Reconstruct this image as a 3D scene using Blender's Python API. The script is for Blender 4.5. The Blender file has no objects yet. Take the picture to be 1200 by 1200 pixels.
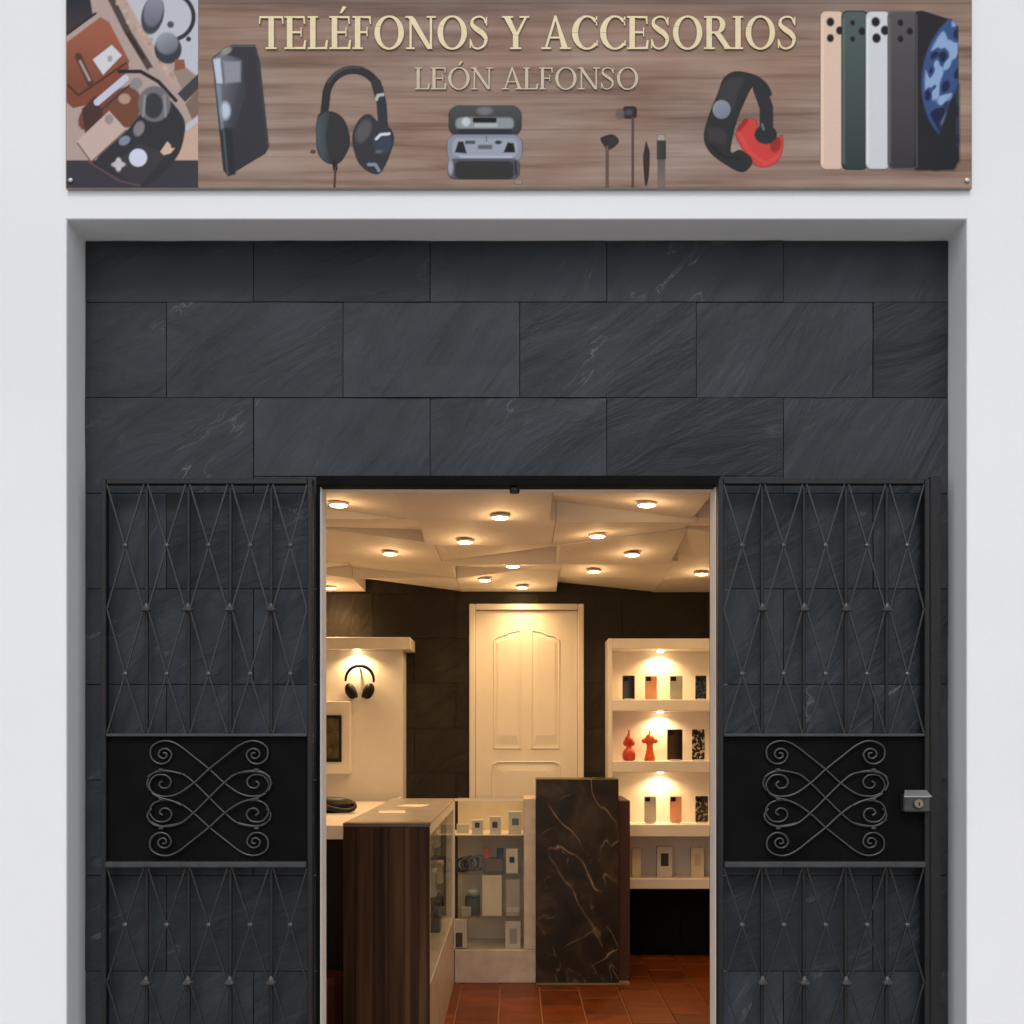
import bpy, bmesh, math, random
import numpy as np
from mathutils import Vector, Matrix
rad = math.radians
SC = bpy.context.scene
COL = SC.collection

# ------------------------------------------------------------------ camera
F = 1300.0          # focal length in pixels of the 1200 px photograph
PX, PY = 605.0, 865.0
EYE = 1.6
cd = bpy.data.cameras.new('camera')
cam = bpy.data.objects.new('camera', cd); COL.objects.link(cam)
cam.location = (0, 0, EYE); cam.rotation_euler = (rad(90), 0, 0)
cd.sensor_width = 36; cd.lens = 36 * F / 1200
cd.shift_x = (600 - PX) / 1200; cd.shift_y = (PY - 600) / 1200
cd.clip_start = 0.05; cd.clip_end = 500
SC.camera = cam

# ------------------------------------------------------------------ world, sun, exposure
w = bpy.data.worlds.new('World'); SC.world = w; w.use_nodes = True
nt = w.node_tree; nt.nodes.clear()
out = nt.nodes.new('ShaderNodeOutputWorld'); bg = nt.nodes.new('ShaderNodeBackground')
sky = nt.nodes.new('ShaderNodeTexSky'); sky.sky_type = 'NISHITA'; sky.sun_disc = False
sky.sun_elevation = rad(50); sky.sun_rotation = rad(180); sky.dust_density = 2.0
hs = nt.nodes.new('ShaderNodeHueSaturation'); hs.inputs['Saturation'].default_value = 0.34
nt.links.new(sky.outputs[0], hs.inputs['Color']); nt.links.new(hs.outputs[0], bg.inputs['Color'])
bg.inputs['Strength'].default_value = 0.15; vs_exposure = 0.14
nt.links.new(bg.outputs[0], out.inputs['Surface'])
sd = bpy.data.lights.new('sun', 'SUN'); sd.energy = 0.75; sd.angle = rad(14); sd.color = (1, 0.97, 0.93)
sun = bpy.data.objects.new('sun', sd); COL.objects.link(sun); sun.rotation_euler = (rad(40), 0, rad(-4))
sun.location = (0, -5, 8)
vs = SC.view_settings
vs.view_transform = 'Standard'; vs.look = 'None'; vs.gamma = 1; vs.exposure = vs_exposure; vs.use_curve_mapping = False
SC.render.engine = 'CYCLES'
SC.cycles.use_denoising = True
SC.cycles.max_bounces = 8; SC.cycles.diffuse_bounces = 5; SC.cycles.transparent_max_bounces = 16

# ------------------------------------------------------------------ materials
def lin(c):
    return tuple((v/255/12.92) if v/255 <= 0.04045 else ((v/255+0.055)/1.055)**2.4 for v in c)
def newmat(name):
    m = bpy.data.materials.new(name); m.use_nodes = True
    return m, m.node_tree.nodes, m.node_tree.links, m.node_tree.nodes['Principled BSDF']
def bump(N, L, b, src, strength, dist):
    bp = N.new('ShaderNodeBump'); bp.inputs['Strength'].default_value = strength
    bp.inputs['Distance'].default_value = dist
    L.new(src, bp.inputs['Height']); L.new(bp.outputs[0], b.inputs['Normal']); return bp
MATS = {}
def plain(name, c, rough=0.5, metal=0.0, var=0.08, scale=8.0, bmp=0.0, bscale=60.0, spec=0.5, piece=0.0):
    """procedural: base colour with soft noise variation, optional fine relief and per-object tone"""
    if name in MATS: return MATS[name]
    m, N, L, b = newmat(name)
    tc = N.new('ShaderNodeTexCoord')
    oi = N.new('ShaderNodeObjectInfo')
    nz = N.new('ShaderNodeTexNoise'); nz.noise_dimensions = '4D'
    nz.inputs['Scale'].default_value = scale; nz.inputs['Detail'].default_value = 4
    L.new(tc.outputs['Object'], nz.inputs['Vector']); L.new(oi.outputs['Random'], nz.inputs['W'])
    mr = N.new('ShaderNodeMapRange')
    mr.inputs['From Min'].default_value = 0.3; mr.inputs['From Max'].default_value = 0.7
    mr.inputs['To Min'].default_value = 1 - var; mr.inputs['To Max'].default_value = 1 + var
    L.new(nz.outputs['Fac'], mr.inputs['Value'])
    mr2 = N.new('ShaderNodeMapRange')
    mr2.inputs['To Min'].default_value = 1 - piece; mr2.inputs['To Max'].default_value = 1 + piece
    L.new(oi.outputs['Random'], mr2.inputs['Value'])
    mu = N.new('ShaderNodeMath'); mu.operation = 'MULTIPLY'
    L.new(mr.outputs[0], mu.inputs[0]); L.new(mr2.outputs[0], mu.inputs[1])
    vm = N.new('ShaderNodeVectorMath'); vm.operation = 'SCALE'
    vm.inputs[0].default_value = c[:3]
    L.new(mu.outputs[0], vm.inputs['Scale']); L.new(vm.outputs[0], b.inputs['Base Color'])
    b.inputs['Roughness'].default_value = rough; b.inputs['Metallic'].default_value = metal
    b.inputs['Specular IOR Level'].default_value = spec
    if bmp:
        n2 = N.new('ShaderNodeTexNoise'); n2.inputs['Scale'].default_value = bscale; n2.inputs['Detail'].default_value = 5
        L.new(tc.outputs['Object'], n2.inputs['Vector'])
        bump(N, L, b, n2.outputs['Fac'], bmp, 0.004)
    MATS[name] = m; return m
def ramp(N, stops, interp='LINEAR'):
    r = N.new('ShaderNodeValToRGB'); cr = r.color_ramp; cr.interpolation = interp
    while len(cr.elements) < len(stops): cr.elements.new(0.5)
    for e, (p, c) in zip(cr.elements, stops): e.position = p; e.color = (*c[:3], 1)
    return r
def slate_mat(name, c, rough, vein=0.16):
    m, N, L, b = newmat(name)
    tc = N.new('ShaderNodeTexCoord'); oi = N.new('ShaderNodeObjectInfo')
    # every tile gets its own direction of cleavage
    rot = N.new('ShaderNodeVectorRotate'); rot.rotation_type = 'Y_AXIS'
    ma = N.new('ShaderNodeMapRange'); ma.inputs['To Min'].default_value = 0.35; ma.inputs['To Max'].default_value = 1.15
    L.new(oi.outputs['Random'], ma.inputs['Value']); L.new(ma.outputs[0], rot.inputs['Angle'])
    L.new(tc.outputs['Object'], rot.inputs['Vector'])
    mp = N.new('ShaderNodeMapping'); mp.inputs['Scale'].default_value = (1.0, 1.0, 3.4)
    L.new(rot.outputs[0], mp.inputs['Vector'])
    wv = N.new('ShaderNodeMath'); wv.operation = 'MULTIPLY'; wv.inputs[1].default_value = 57.0
    L.new(oi.outputs['Random'], wv.inputs[0])
    a = N.new('ShaderNodeTexNoise'); a.noise_dimensions = '4D'
    a.inputs['Scale'].default_value = 2.2; a.inputs['Detail'].default_value = 7; a.inputs['Roughness'].default_value = 0.55
    a.inputs['Distortion'].default_value = 0.8
    L.new(mp.outputs[0], a.inputs['Vector']); L.new(wv.outputs[0], a.inputs['W'])
    f = N.new('ShaderNodeTexNoise'); f.noise_dimensions = '4D'
    f.inputs['Scale'].default_value = 2.4; f.inputs['Detail'].default_value = 3
    L.new(tc.outputs['Object'], f.inputs['Vector']); L.new(wv.outputs[0], f.inputs['W'])
    r = ramp(N, [(0.32, [v*0.62 for v in c]), (0.5, c), (0.66, [v*1.45 for v in c])])
    mx = N.new('ShaderNodeMath'); mx.operation = 'ADD'
    mh = N.new('ShaderNodeMath'); mh.operation = 'MULTIPLY'; mh.inputs[1].default_value = 0.5
    L.new(a.outputs['Fac'], mh.inputs[0])
    mh2 = N.new('ShaderNodeMath'); mh2.operation = 'MULTIPLY'; mh2.inputs[1].default_value = 0.5
    L.new(f.outputs['Fac'], mh2.inputs[0])
    L.new(mh.outputs[0], mx.inputs[0]); L.new(mh2.outputs[0], mx.inputs[1]); L.new(mx.outputs[0], r.inputs['Fac'])
    # rare pale quartz veins: thin band of the stretched noise, gated by a coarse noise
    vr = ramp(N, [(0.0, (0, 0, 0)), (0.491, (0, 0, 0)), (0.5, (1, 1, 1)), (0.509, (0, 0, 0))])
    L.new(a.outputs['Fac'], vr.inputs['Fac'])
    gr = ramp(N, [(0.575, (0, 0, 0)), (0.68, (1, 1, 1))]); L.new(f.outputs['Fac'], gr.inputs['Fac'])
    vg = N.new('ShaderNodeMath'); vg.operation = 'MULTIPLY'
    L.new(vr.outputs[0], vg.inputs[0]); L.new(gr.outputs[0], vg.inputs[1])
    mix = N.new('ShaderNodeMix'); mix.data_type = 'RGBA'
    mix.inputs['B'].default_value = (vein, vein, vein*1.02, 1)
    L.new(vg.outputs[0], mix.inputs['Factor']); L.new(r.outputs[0], mix.inputs['A'])
    hv = N.new('ShaderNodeHueSaturation'); L.new(mix.outputs['Result'], hv.inputs['Color'])
    mv = N.new('ShaderNodeMapRange'); mv.inputs['To Min'].default_value = 0.74; mv.inputs['To Max'].default_value = 1.28
    L.new(oi.outputs['Random'], mv.inputs['Value']); L.new(mv.outputs[0], hv.inputs['Value'])
    L.new(hv.outputs[0], b.inputs['Base Color'])
    b.inputs['Roughness'].default_value = rough; b.inputs['Specular IOR Level'].default_value = 0.26
    bump(N, L, b, a.outputs['Fac'], 0.6, 0.03)
    MATS[name] = m; return m
def marble_mat(name, c0, c1, vein, scale, width, rough=0.2, strength=1.0, cut=0.45):
    m, N, L, b = newmat(name)
    tc = N.new('ShaderNodeTexCoord')
    d = N.new('ShaderNodeTexNoise'); d.inputs['Scale'].default_value = scale*0.9; d.inputs['Detail'].default_value = 6
    L.new(tc.outputs['Object'], d.inputs['Vector'])
    sc_ = N.new('ShaderNodeVectorMath'); sc_.operation = 'SCALE'; sc_.inputs['Scale'].default_value = 0.35
    L.new(d.outputs['Color'], sc_.inputs[0])
    ad = N.new('ShaderNodeVectorMath'); L.new(tc.outputs['Object'], ad.inputs[0]); L.new(sc_.outputs[0], ad.inputs[1])
    v = N.new('ShaderNodeTexVoronoi'); v.feature = 'DISTANCE_TO_EDGE'; v.inputs['Scale'].default_value = scale
    L.new(ad.outputs[0], v.inputs['Vector'])
    vr = ramp(N, [(0.0, (1, 1, 1)), (width, (0.15, 0.15, 0.15)), (width*4, (0, 0, 0))]); L.new(v.outputs['Distance'], vr.inputs['Fac'])
    g = N.new('ShaderNodeTexNoise'); g.inputs['Scale'].default_value = scale*1.3; g.inputs['Detail'].default_value = 3
    L.new(tc.outputs['Object'], g.inputs['Vector'])
    gr = ramp(N, [(cut, (0, 0, 0)), (cut + 0.15, (strength,)*3)]); L.new(g.outputs['Fac'], gr.inputs['Fac'])
    mu = N.new('ShaderNodeMath'); mu.operation = 'MULTIPLY'; L.new(vr.outputs[0], mu.inputs[0]); L.new(gr.outputs[0], mu.inputs[1])
    cl = N.new('ShaderNodeTexNoise'); cl.inputs['Scale'].default_value = scale*1.5; cl.inputs['Detail'].default_value = 8
    L.new(tc.outputs['Object'], cl.inputs['Vector'])
    cr = ramp(N, [(0.3, c0), (0.7, c1)]); L.new(cl.outputs['Fac'], cr.inputs['Fac'])
    mix = N.new('ShaderNodeMix'); mix.data_type = 'RGBA'; mix.inputs['B'].default_value = (*vein, 1)
    L.new(mu.outputs[0], mix.inputs['Factor']); L.new(cr.outputs[0], mix.inputs['A'])
    L.new(mix.outputs['Result'], b.inputs['Base Color']); b.inputs['Roughness'].default_value = rough
    MATS[name] = m; return m
def vein_marble(name):
    m, N, L, b = newmat(name)
    tc = N.new('ShaderNodeTexCoord'); b.inputs['Roughness'].default_value = 0.3; b.inputs['Specular IOR Level'].default_value = 0.25
    cl = N.new('ShaderNodeTexNoise'); cl.inputs['Scale'].default_value = 3.5; cl.inputs['Detail'].default_value = 9; cl.inputs['Distortion'].default_value = 1.0
    L.new(tc.outputs['Object'], cl.inputs['Vector'])
    ro = N.new('ShaderNodeVectorRotate'); ro.rotation_type = 'Y_AXIS'; ro.inputs['Angle'].default_value = 0.55
    L.new(tc.outputs['Object'], ro.inputs['Vector'])
    mpv = N.new('ShaderNodeMapping'); mpv.inputs['Scale'].default_value = (1.5, 1.0, 0.55); L.new(ro.outputs[0], mpv.inputs['Vector'])
    ro2 = N.new('ShaderNodeVectorRotate'); ro2.rotation_type = 'Y_AXIS'; ro2.inputs['Angle'].default_value = -1.1
    L.new(tc.outputs['Object'], ro2.inputs['Vector'])
    mpw = N.new('ShaderNodeMapping'); mpw.inputs['Scale'].default_value = (1.4, 1.0, 0.5); L.new(ro2.outputs[0], mpw.inputs['Vector'])
    cur = ramp(N, [(0.32, (0.011, 0.008, 0.004)), (0.52, (0.027, 0.018, 0.009)), (0.70, (0.066, 0.044, 0.023))]); L.new(cl.outputs['Fac'], cur.inputs['Fac'])
    cur = cur.outputs[0]
    for w_, sc_, wd, gs, cut, op in ((1.3, 1.5, 0.005, 3.0, 0.48, 0.9), (7.7, 2.3, 0.005, 3.0, 0.5, 0.9), (4.1, 4.0, 0.006, 4.0, 0.54, 0.6)):
        a = N.new('ShaderNodeTexNoise'); a.noise_dimensions = '4D'; a.inputs['W'].default_value = w_; a.inputs['Scale'].default_value = sc_
        a.inputs['Detail'].default_value = 3.5; a.inputs['Distortion'].default_value = 0.25; L.new((mpw if w_ == 7.7 else mpv).outputs[0], a.inputs['Vector'])
        vr = ramp(N, [(0.5-wd*3, (0, 0, 0)), (0.5-wd, (0.07,)*3), (0.5, (1, 1, 1)), (0.5+wd, (0.07,)*3), (0.5+wd*3, (0, 0, 0))]); L.new(a.outputs['Fac'], vr.inputs['Fac'])
        g = N.new('ShaderNodeTexNoise'); g.noise_dimensions = '4D'; g.inputs['W'].default_value = w_*3; g.inputs['Scale'].default_value = gs; g.inputs['Detail'].default_value = 4
        L.new(tc.outputs['Object'], g.inputs['Vector'])
        gr = ramp(N, [(cut, (0, 0, 0)), (cut+0.13, (op,)*3)]); L.new(g.outputs['Fac'], gr.inputs['Fac'])
        mu = N.new('ShaderNodeMath'); mu.operation = 'MULTIPLY'; L.new(vr.outputs[0], mu.inputs[0]); L.new(gr.outputs[0], mu.inputs[1])
        mix = N.new('ShaderNodeMix'); mix.data_type = 'RGBA'; mix.inputs['B'].default_value = (0.40, 0.29, 0.19, 1)
        L.new(mu.outputs[0], mix.inputs['Factor']); L.new(cur, mix.inputs['A']); cur = mix.outputs['Result']
    L.new(cur, b.inputs['Base Color']); MATS[name] = m; return m
def wood_mat(name, stops, axis, stretch=0.06, scale=14, rough=0.5, piece=0.0, spec=0.4):
    m, N, L, b = newmat(name)
    tc = N.new('ShaderNodeTexCoord'); oi = N.new('ShaderNodeObjectInfo')
    mp = N.new('ShaderNodeMapping'); s = [1, 1, 1]; s[axis] = stretch; mp.inputs['Scale'].default_value = s
    L.new(tc.outputs['Object'], mp.inputs['Vector'])
    wv = N.new('ShaderNodeMath'); wv.operation = 'MULTIPLY'; wv.inputs[1].default_value = 31.0
    L.new(oi.outputs['Random'], wv.inputs[0])
    a = N.new('ShaderNodeTexNoise'); a.noise_dimensions = '4D'
    a.inputs['Scale'].default_value = scale; a.inputs['Detail'].default_value = 7; a.inputs['Distortion'].default_value = 0.4
    a.inputs['Roughness'].default_value = 0.65
    L.new(mp.outputs[0], a.inputs['Vector']); L.new(wv.outputs[0], a.inputs['W'])
    r = ramp(N, stops); L.new(a.outputs['Fac'], r.inputs['Fac'])
    hv = N.new('ShaderNodeHueSaturation'); L.new(r.outputs[0], hv.inputs['Color'])
    mv = N.new('ShaderNodeMapRange'); mv.inputs['To Min'].default_value = 1 - piece; mv.inputs['To Max'].default_value = 1 + piece
    L.new(oi.outputs['Random'], mv.inputs['Value']); L.new(mv.outputs[0], hv.inputs['Value'])
    L.new(hv.outputs[0], b.inputs['Base Color']); b.inputs['Roughness'].default_value = rough
    b.inputs['Specular IOR Level'].default_value = spec
    bump(N, L, b, a.outputs['Fac'], 0.12, 0.003)
    MATS[name] = m; return m
def emit_mat(name, c, s):
    m, N, L, b = newmat(name)
    b.inputs['Base Color'].default_value = (*c, 1); b.inputs['Emission Color'].default_value = (*c, 1)
    b.inputs['Emission Strength'].default_value = s
    MATS[name] = m; return m
def glass_mat(name, tint=(0.93, 0.96, 0.94), refl=0.09):
    m, N, L, b = newmat(name); N.remove(b)
    o = N['Material Output']; tr = N.new('ShaderNodeBsdfTransparent'); tr.inputs[0].default_value = (*tint, 1)
    gl = N.new('ShaderNodeBsdfGlossy'); gl.inputs['Roughness'].default_value = 0.03
    lw = N.new('ShaderNodeLayerWeight'); lw.inputs[0].default_value = 0.25
    mr = N.new('ShaderNodeMapRange'); mr.inputs['To Min'].default_value = refl*0.5; mr.inputs['To Max'].default_value = 0.3
    L.new(lw.outputs['Fresnel'], mr.inputs['Value'])
    mx = N.new('ShaderNodeMixShader'); L.new(mr.outputs[0], mx.inputs[0]); L.new(tr.outputs[0], mx.inputs[1]); L.new(gl.outputs[0], mx.inputs[2])
    L.new(mx.outputs[0], o.inputs['Surface']); MATS[name] = m; return m
def print_mat(name, rough=0.45):
    """flat print: ink colours and coverage stored per point of the printed sheet"""
    m, N, L, b = newmat(name)
    at = N.new('ShaderNodeAttribute'); at.attribute_name = 'ink'
    nz = N.new('ShaderNodeTexNoise'); nz.inputs['Scale'].default_value = 260
    tc = N.new('ShaderNodeTexCoord'); L.new(tc.outputs['Object'], nz.inputs['Vector'])
    mr = N.new('ShaderNodeMapRange'); mr.inputs['To Min'].default_value = 0.86; mr.inputs['To Max'].default_value = 1.06
    L.new(nz.outputs['Fac'], mr.inputs['Value'])
    vm = N.new('ShaderNodeVectorMath'); vm.operation = 'SCALE'
    L.new(at.outputs['Color'], vm.inputs[0]); L.new(mr.outputs[0], vm.inputs['Scale'])
    L.new(vm.outputs[0], b.inputs['Base Color']); L.new(at.outputs['Alpha'], b.inputs['Alpha'])
    b.inputs['Roughness'].default_value = rough; b.inputs['Specular IOR Level'].default_value = 0.12
    MATS[name] = m; return m

M_plaster = plain('white_plaster', (0.80, 0.81, 0.82), 0.85, var=0.035, scale=0.9, bmp=0.2, bscale=45)
M_jamb = plain('white_jamb_paint', (0.80, 0.78, 0.76), 0.5, var=0.03)
M_slate = slate_mat('grey_slate', (0.0225, 0.0280, 0.0335), 0.55, vein=0.15)
M_slate_in = slate_mat('dark_slate_inside', (0.022, 0.018, 0.012), 0.5, vein=0.06)
M_joint = plain('dark_joint', (0.018, 0.019, 0.021), 0.9)
M_iron = plain('black_iron', (0.009, 0.009, 0.010), 0.45, var=0.25, scale=30, bmp=0.3, bscale=120, spec=0.35)
M_rail = plain('lighter_iron', (0.032, 0.032, 0.034), 0.35, var=0.3, scale=25, bmp=0.2, spec=0.6)  # lighter iron tone for rails, scrolls, clasps and lock box
M_glint = plain('glint_iron', (0.05, 0.05, 0.052), 0.3, var=0.3, scale=40, spec=0.7)  # raised base colour paints the glints on knots and collars
M_lat = plain('sky_lit_iron', (0.011, 0.011, 0.012), 0.35, var=0.35, scale=25, bmp=0.2, spec=0.55)  # slightly lighter colour stands in for sky reflection on the lattice bars
M_sheet = plain('black_sheet', (0.005, 0.005, 0.005), 0.6, var=0.3, scale=6, spec=0.04)
M_brass = plain('brass', (0.30, 0.27, 0.18), 0.35, metal=0.9, var=0.15)
M_steel = plain('steel', (0.45, 0.45, 0.44), 0.35, metal=0.9, var=0.15)
M_gold = plain('gold_ink', lin((222, 203, 160)), 0.4, var=0.06, scale=60)
M_gold2 = plain('pale_gold_ink', lin((190, 174, 146)), 0.4, var=0.08, scale=60)
M_inkshadow = plain('brown_ink', lin((98, 78, 66)), 0.5, var=0.05)
M_white = plain('white_lacquer', (0.78, 0.74, 0.68), 0.45, var=0.03)
M_door = plain('white_door_paint', (0.78, 0.73, 0.64), 0.4, var=0.03, scale=5)
M_ceil = plain('white_ceiling_panel', (0.82, 0.77, 0.70), 0.7, var=0.03, scale=4)
M_wallin = plain('cream_wall', (0.62, 0.56, 0.47), 0.8, var=0.04, bmp=0.1)
M_grout = plain('pale_grout', (0.30, 0.15, 0.07), 0.85)
M_terra = plain('terracotta', (0.120, 0.027, 0.002), 0.42, spec=0.22, var=0.3, scale=9, bmp=0.15, bscale=30, piece=0.22)
M_black = plain('black_plastic', (0.008, 0.008, 0.009), 0.45, var=0.2, spec=0.25)
M_pave = plain('pavement_stone', (0.36, 0.34, 0.32), 0.85, var=0.15, scale=3, bmp=0.3, bscale=25)
M_asph = plain('worn_concrete_road', (0.24, 0.235, 0.225), 0.9, var=0.2, scale=2, bmp=0.4, bscale=60)
M_dmarble = vein_marble('dark_brown_marble')
M_lmarble = marble_mat('pale_stone', (0.46, 0.40, 0.34), (0.62, 0.56, 0.49), (0.34, 0.28, 0.23), 7.0, 0.01, 0.35, strength=0.5)
M_wood = wood_mat('dark_wood', [(0.34, (0.017, 0.0075, 0.0035)), (0.5, (0.040, 0.019, 0.009)), (0.66, (0.078, 0.040, 0.019))], 2, piece=0.35, spec=0.08, scale=16, stretch=0.03)
M_print = print_mat('printed_ink')
M_glass = glass_mat('clear_glass', (0.97, 0.985, 0.975), 0.04)
M_glow = emit_mat('warm_lamp', (1.0, 0.78, 0.45), 14.0)
WARM = (1.0, 0.61, 0.285)

# ------------------------------------------------------------------ geometry helpers
def P(px, py, D):
    return Vector(((px - PX) * D / F, D, EYE + (PY - py) * D / F))
def wx(px, D): return (px - PX) * D / F
def wz(py, D): return EYE + (PY - py) * D / F
class MB:
    def __init__(s): s.v = []; s.f = []; s.mi = []; s.mats = []
    def _m(s, m):
        if m is None: return 0
        if m not in s.mats: s.mats.append(m)
        return s.mats.index(m)
    def add(s, vs_, fs, m=None):
        o = len(s.v); s.v += [tuple(v) for v in vs_]; k = s._m(m)
        for f in fs: s.f.append(tuple(o + i for i in f)); s.mi.append(k)
        return s
    def box(s, x0, x1, y0, y1, z0, z1, m=None, bev=0.0):
        if x0 > x1: x0, x1 = x1, x0
        if y0 > y1: y0, y1 = y1, y0
        if z0 > z1: z0, z1 = z1, z0
        bev = min(bev, (x1-x0)*0.45, (y1-y0)*0.45, (z1-z0)*0.45)
        if bev <= 0:
            return s.add([(x0,y0,z0),(x1,y0,z0),(x1,y1,z0),(x0,y1,z0),(x0,y0,z1),(x1,y0,z1),(x1,y1,z1),(x0,y1,z1)],
                     [(0,3,2,1),(4,5,6,7),(0,1,5,4),(1,2,6,5),(2,3,7,6),(3,0,4,7)], m)
        bm = bmesh.new(); bmesh.ops.create_cube(bm, size=1)
        for v in bm.verts:
            v.co = Vector(((x0+x1)/2 + v.co.x*(x1-x0), (y0+y1)/2 + v.co.y*(y1-y0), (z0+z1)/2 + v.co.z*(z1-z0)))
        bmesh.ops.bevel(bm, geom=bm.edges[:], offset=bev, segments=1, affect='EDGES')
        bm.verts.index_update()
        s.add([v.co for v in bm.verts], [[v.index for v in f.verts] for f in bm.faces], m); bm.free(); return s
    def pbox(s, x0, x1, y0, y1, D0, D1, m=None, bev=0.0):
        """box whose front face spans photo pixels x0..x1, y0..y1 at distance D0"""
        return s.box(wx(x0, D0), wx(x1, D0), D0, D1, wz(y1, D0), wz(y0, D0), m, bev)
    def bar(s, a, b, w, d=None, m=None):
        """rectangular bar between two points, w across in the wall plane, d deep"""
        a = Vector(a); b = Vector(b); d = d or w; t = (b - a).normalized()
        up = Vector((0, 1, 0)); sx = t.cross(up)
        if sx.length < 1e-4: sx = Vector((1, 0, 0))
        sx.normalize(); sy = sx.cross(t).normalized()
        vs_ = []
        for p in (a, b):
            for i, j in ((-1,-1),(1,-1),(1,1),(-1,1)): vs_.append(p + sx*i*w/2 + sy*j*d/2)
        return s.add(vs_, [(0,1,2,3),(7,6,5,4),(0,4,5,1),(1,5,6,2),(2,6,7,3),(3,7,4,0)], m)
    def tube(s, pts, r, n=6, m=None, closed=False):
        pts = [Vector(p) for p in pts]; vs_ = []; k = len(pts)
        for i, p in enumerate(pts):
            a = pts[(i-1) % k] if (closed or i > 0) else p; b = pts[(i+1) % k] if (closed or i < k-1) else p
            t = (b - a).normalized(); u = t.cross(Vector((0, 1, 0)))
            if u.length < 1e-3: u = t.cross(Vector((1, 0, 0)))
            u.normalize(); v = u.cross(t).normalized()
            rr = r[i] if isinstance(r, (list, tuple)) else r
            for j in range(n): vs_.append(p + u*math.cos(2*math.pi*j/n)*rr + v*math.sin(2*math.pi*j/n)*rr)
        fs = []
        for i in range(k if closed else k-1):
            for j in range(n):
                i2 = (i+1) % k; fs.append((i*n+j, i*n+(j+1) % n, i2*n+(j+1) % n, i2*n+j))
        if not closed: fs += [tuple(range(n))[::-1], tuple((k-1)*n+j for j in range(n))]
        return s.add(vs_, fs, m)
    def lathe(s, prof, c, n=16, axis='z', m=None):
        c = Vector(c); vs_ = []
        for r, h in prof:
            for j in range(n):
                a = 2*math.pi*j/n; x, y = r*math.cos(a), r*math.sin(a)
                vs_.append(c + (Vector((x, y, h)) if axis == 'z' else Vector((x, h, y)) if axis == 'y' else Vector((h, x, y))))
        k = len(prof); fs = [(i*n+j, i*n+(j+1) % n, (i+1)*n+(j+1) % n, (i+1)*n+j) for i in range(k-1) for j in range(n)]
        fs += [tuple(range(n))[::-1], tuple((k-1)*n+j for j in range(n))]
        return s.add(vs_, fs, m)
    def ell(s, c, rx, ry, rz, n=12, k=8, m=None):
        prof = [(math.sin(math.pi*i/k), -math.cos(math.pi*i/k)) for i in range(k+1)]
        c = Vector(c); vs_ = []
        for r, h in prof:
            r = max(r, 0.02)
            for j in range(n):
                a = 2*math.pi*j/n; vs_.append(c + Vector((r*math.cos(a)*rx, r*math.sin(a)*ry, h*rz)))
        fs = [(i*n+j, i*n+(j+1) % n, (i+1)*n+(j+1) % n, (i+1)*n+j) for i in range(k) for j in range(n)]
        fs += [tuple(range(n))[::-1], tuple(k*n+j for j in range(n))]
        return s.add(vs_, fs, m)
    def prism(s, poly, y0, y1, m=None):
        """polygon of (x, z) points extruded from y0 (front) to y1"""
        n = len(poly); vs_ = [(x, y0, z) for x, z in poly] + [(x, y1, z) for x, z in poly]
        return s.add(vs_, [tuple(range(n)), tuple(range(2*n-1, n-1, -1))] + [(i, i+n, (i+1) % n + n, (i+1) % n) for i in range(n)], m)
    def mesh(s, name, mat, origin=(0,0,0), smooth=False):
        me = bpy.data.meshes.new(name); o = Vector(origin)
        me.from_pydata([tuple(Vector(v) - o) for v in s.v], [], s.f)
        ms = s.mats if s.mats and mat is None else [mat]
        for q in ms: me.materials.append(q)
        if mat is None: me.polygons.foreach_set('material_index', s.mi)
        bm = bmesh.new(); bm.from_mesh(me); bmesh.ops.recalc_face_normals(bm, faces=bm.faces); bm.to_mesh(me); bm.free()
        if smooth: me.shade_smooth()
        return me
    def build(s, name, mat=None, parent=None, origin=None, smooth=False):
        pw = wloc(parent) if parent else Vector((0, 0, 0))
        og = Vector(origin) if origin is not None else pw
        ob = bpy.data.objects.new(name, s.mesh(name, mat, og, smooth)); COL.objects.link(ob)
        ob.parent = parent; ob.location = og - pw
        return ob
def wloc(o):
    v = Vector((0, 0, 0))
    while o is not None: v += o.location; o = o.parent
    return v
def inst(name, me, loc, parent=None):
    ob = bpy.data.objects.new(name, me); COL.objects.link(ob); ob.parent = parent
    ob.location = Vector(loc) - (wloc(parent) if parent else Vector((0, 0, 0))); return ob
def tag(o, label, cat, group=None):
    o['label'] = label; o['category'] = cat
    if group: o['group'] = group
    return o
def thing(name, loc, label, cat, group=None):
    o = bpy.data.objects.new(name, None); COL.objects.link(o); o.location = loc; o.empty_display_size = 0.1
    return tag(o, label, cat, group)
def struct(o): o['kind'] = 'structure'; return o
def copy_tree(o, dloc, parent=None):
    c = o.copy(); COL.objects.link(c); c.parent = parent
    if parent is None: c.location = o.location + Vector(dloc)
    for ch in list(o.children): copy_tree(ch, dloc, c)
    return c

# ------------------------------------------------------------------ distances (metres from the camera)
DW = 3.78      # white wall face
DS = 3.94      # slate face
DI = 4.14      # inner face of the front wall
DB = 8.28      # back wall of the shop
CEIL = 2.71

# ------------------------------------------------------------------ ground outside
g = MB().box(-40, 40, -30, -2.2, -0.32, -0.27).build('road', M_asph); struct(g)
g = MB().box(-40, 40, -2.2, DI, -0.30, -0.15, bev=0.0).build('pavement', M_pave); struct(g)

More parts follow.
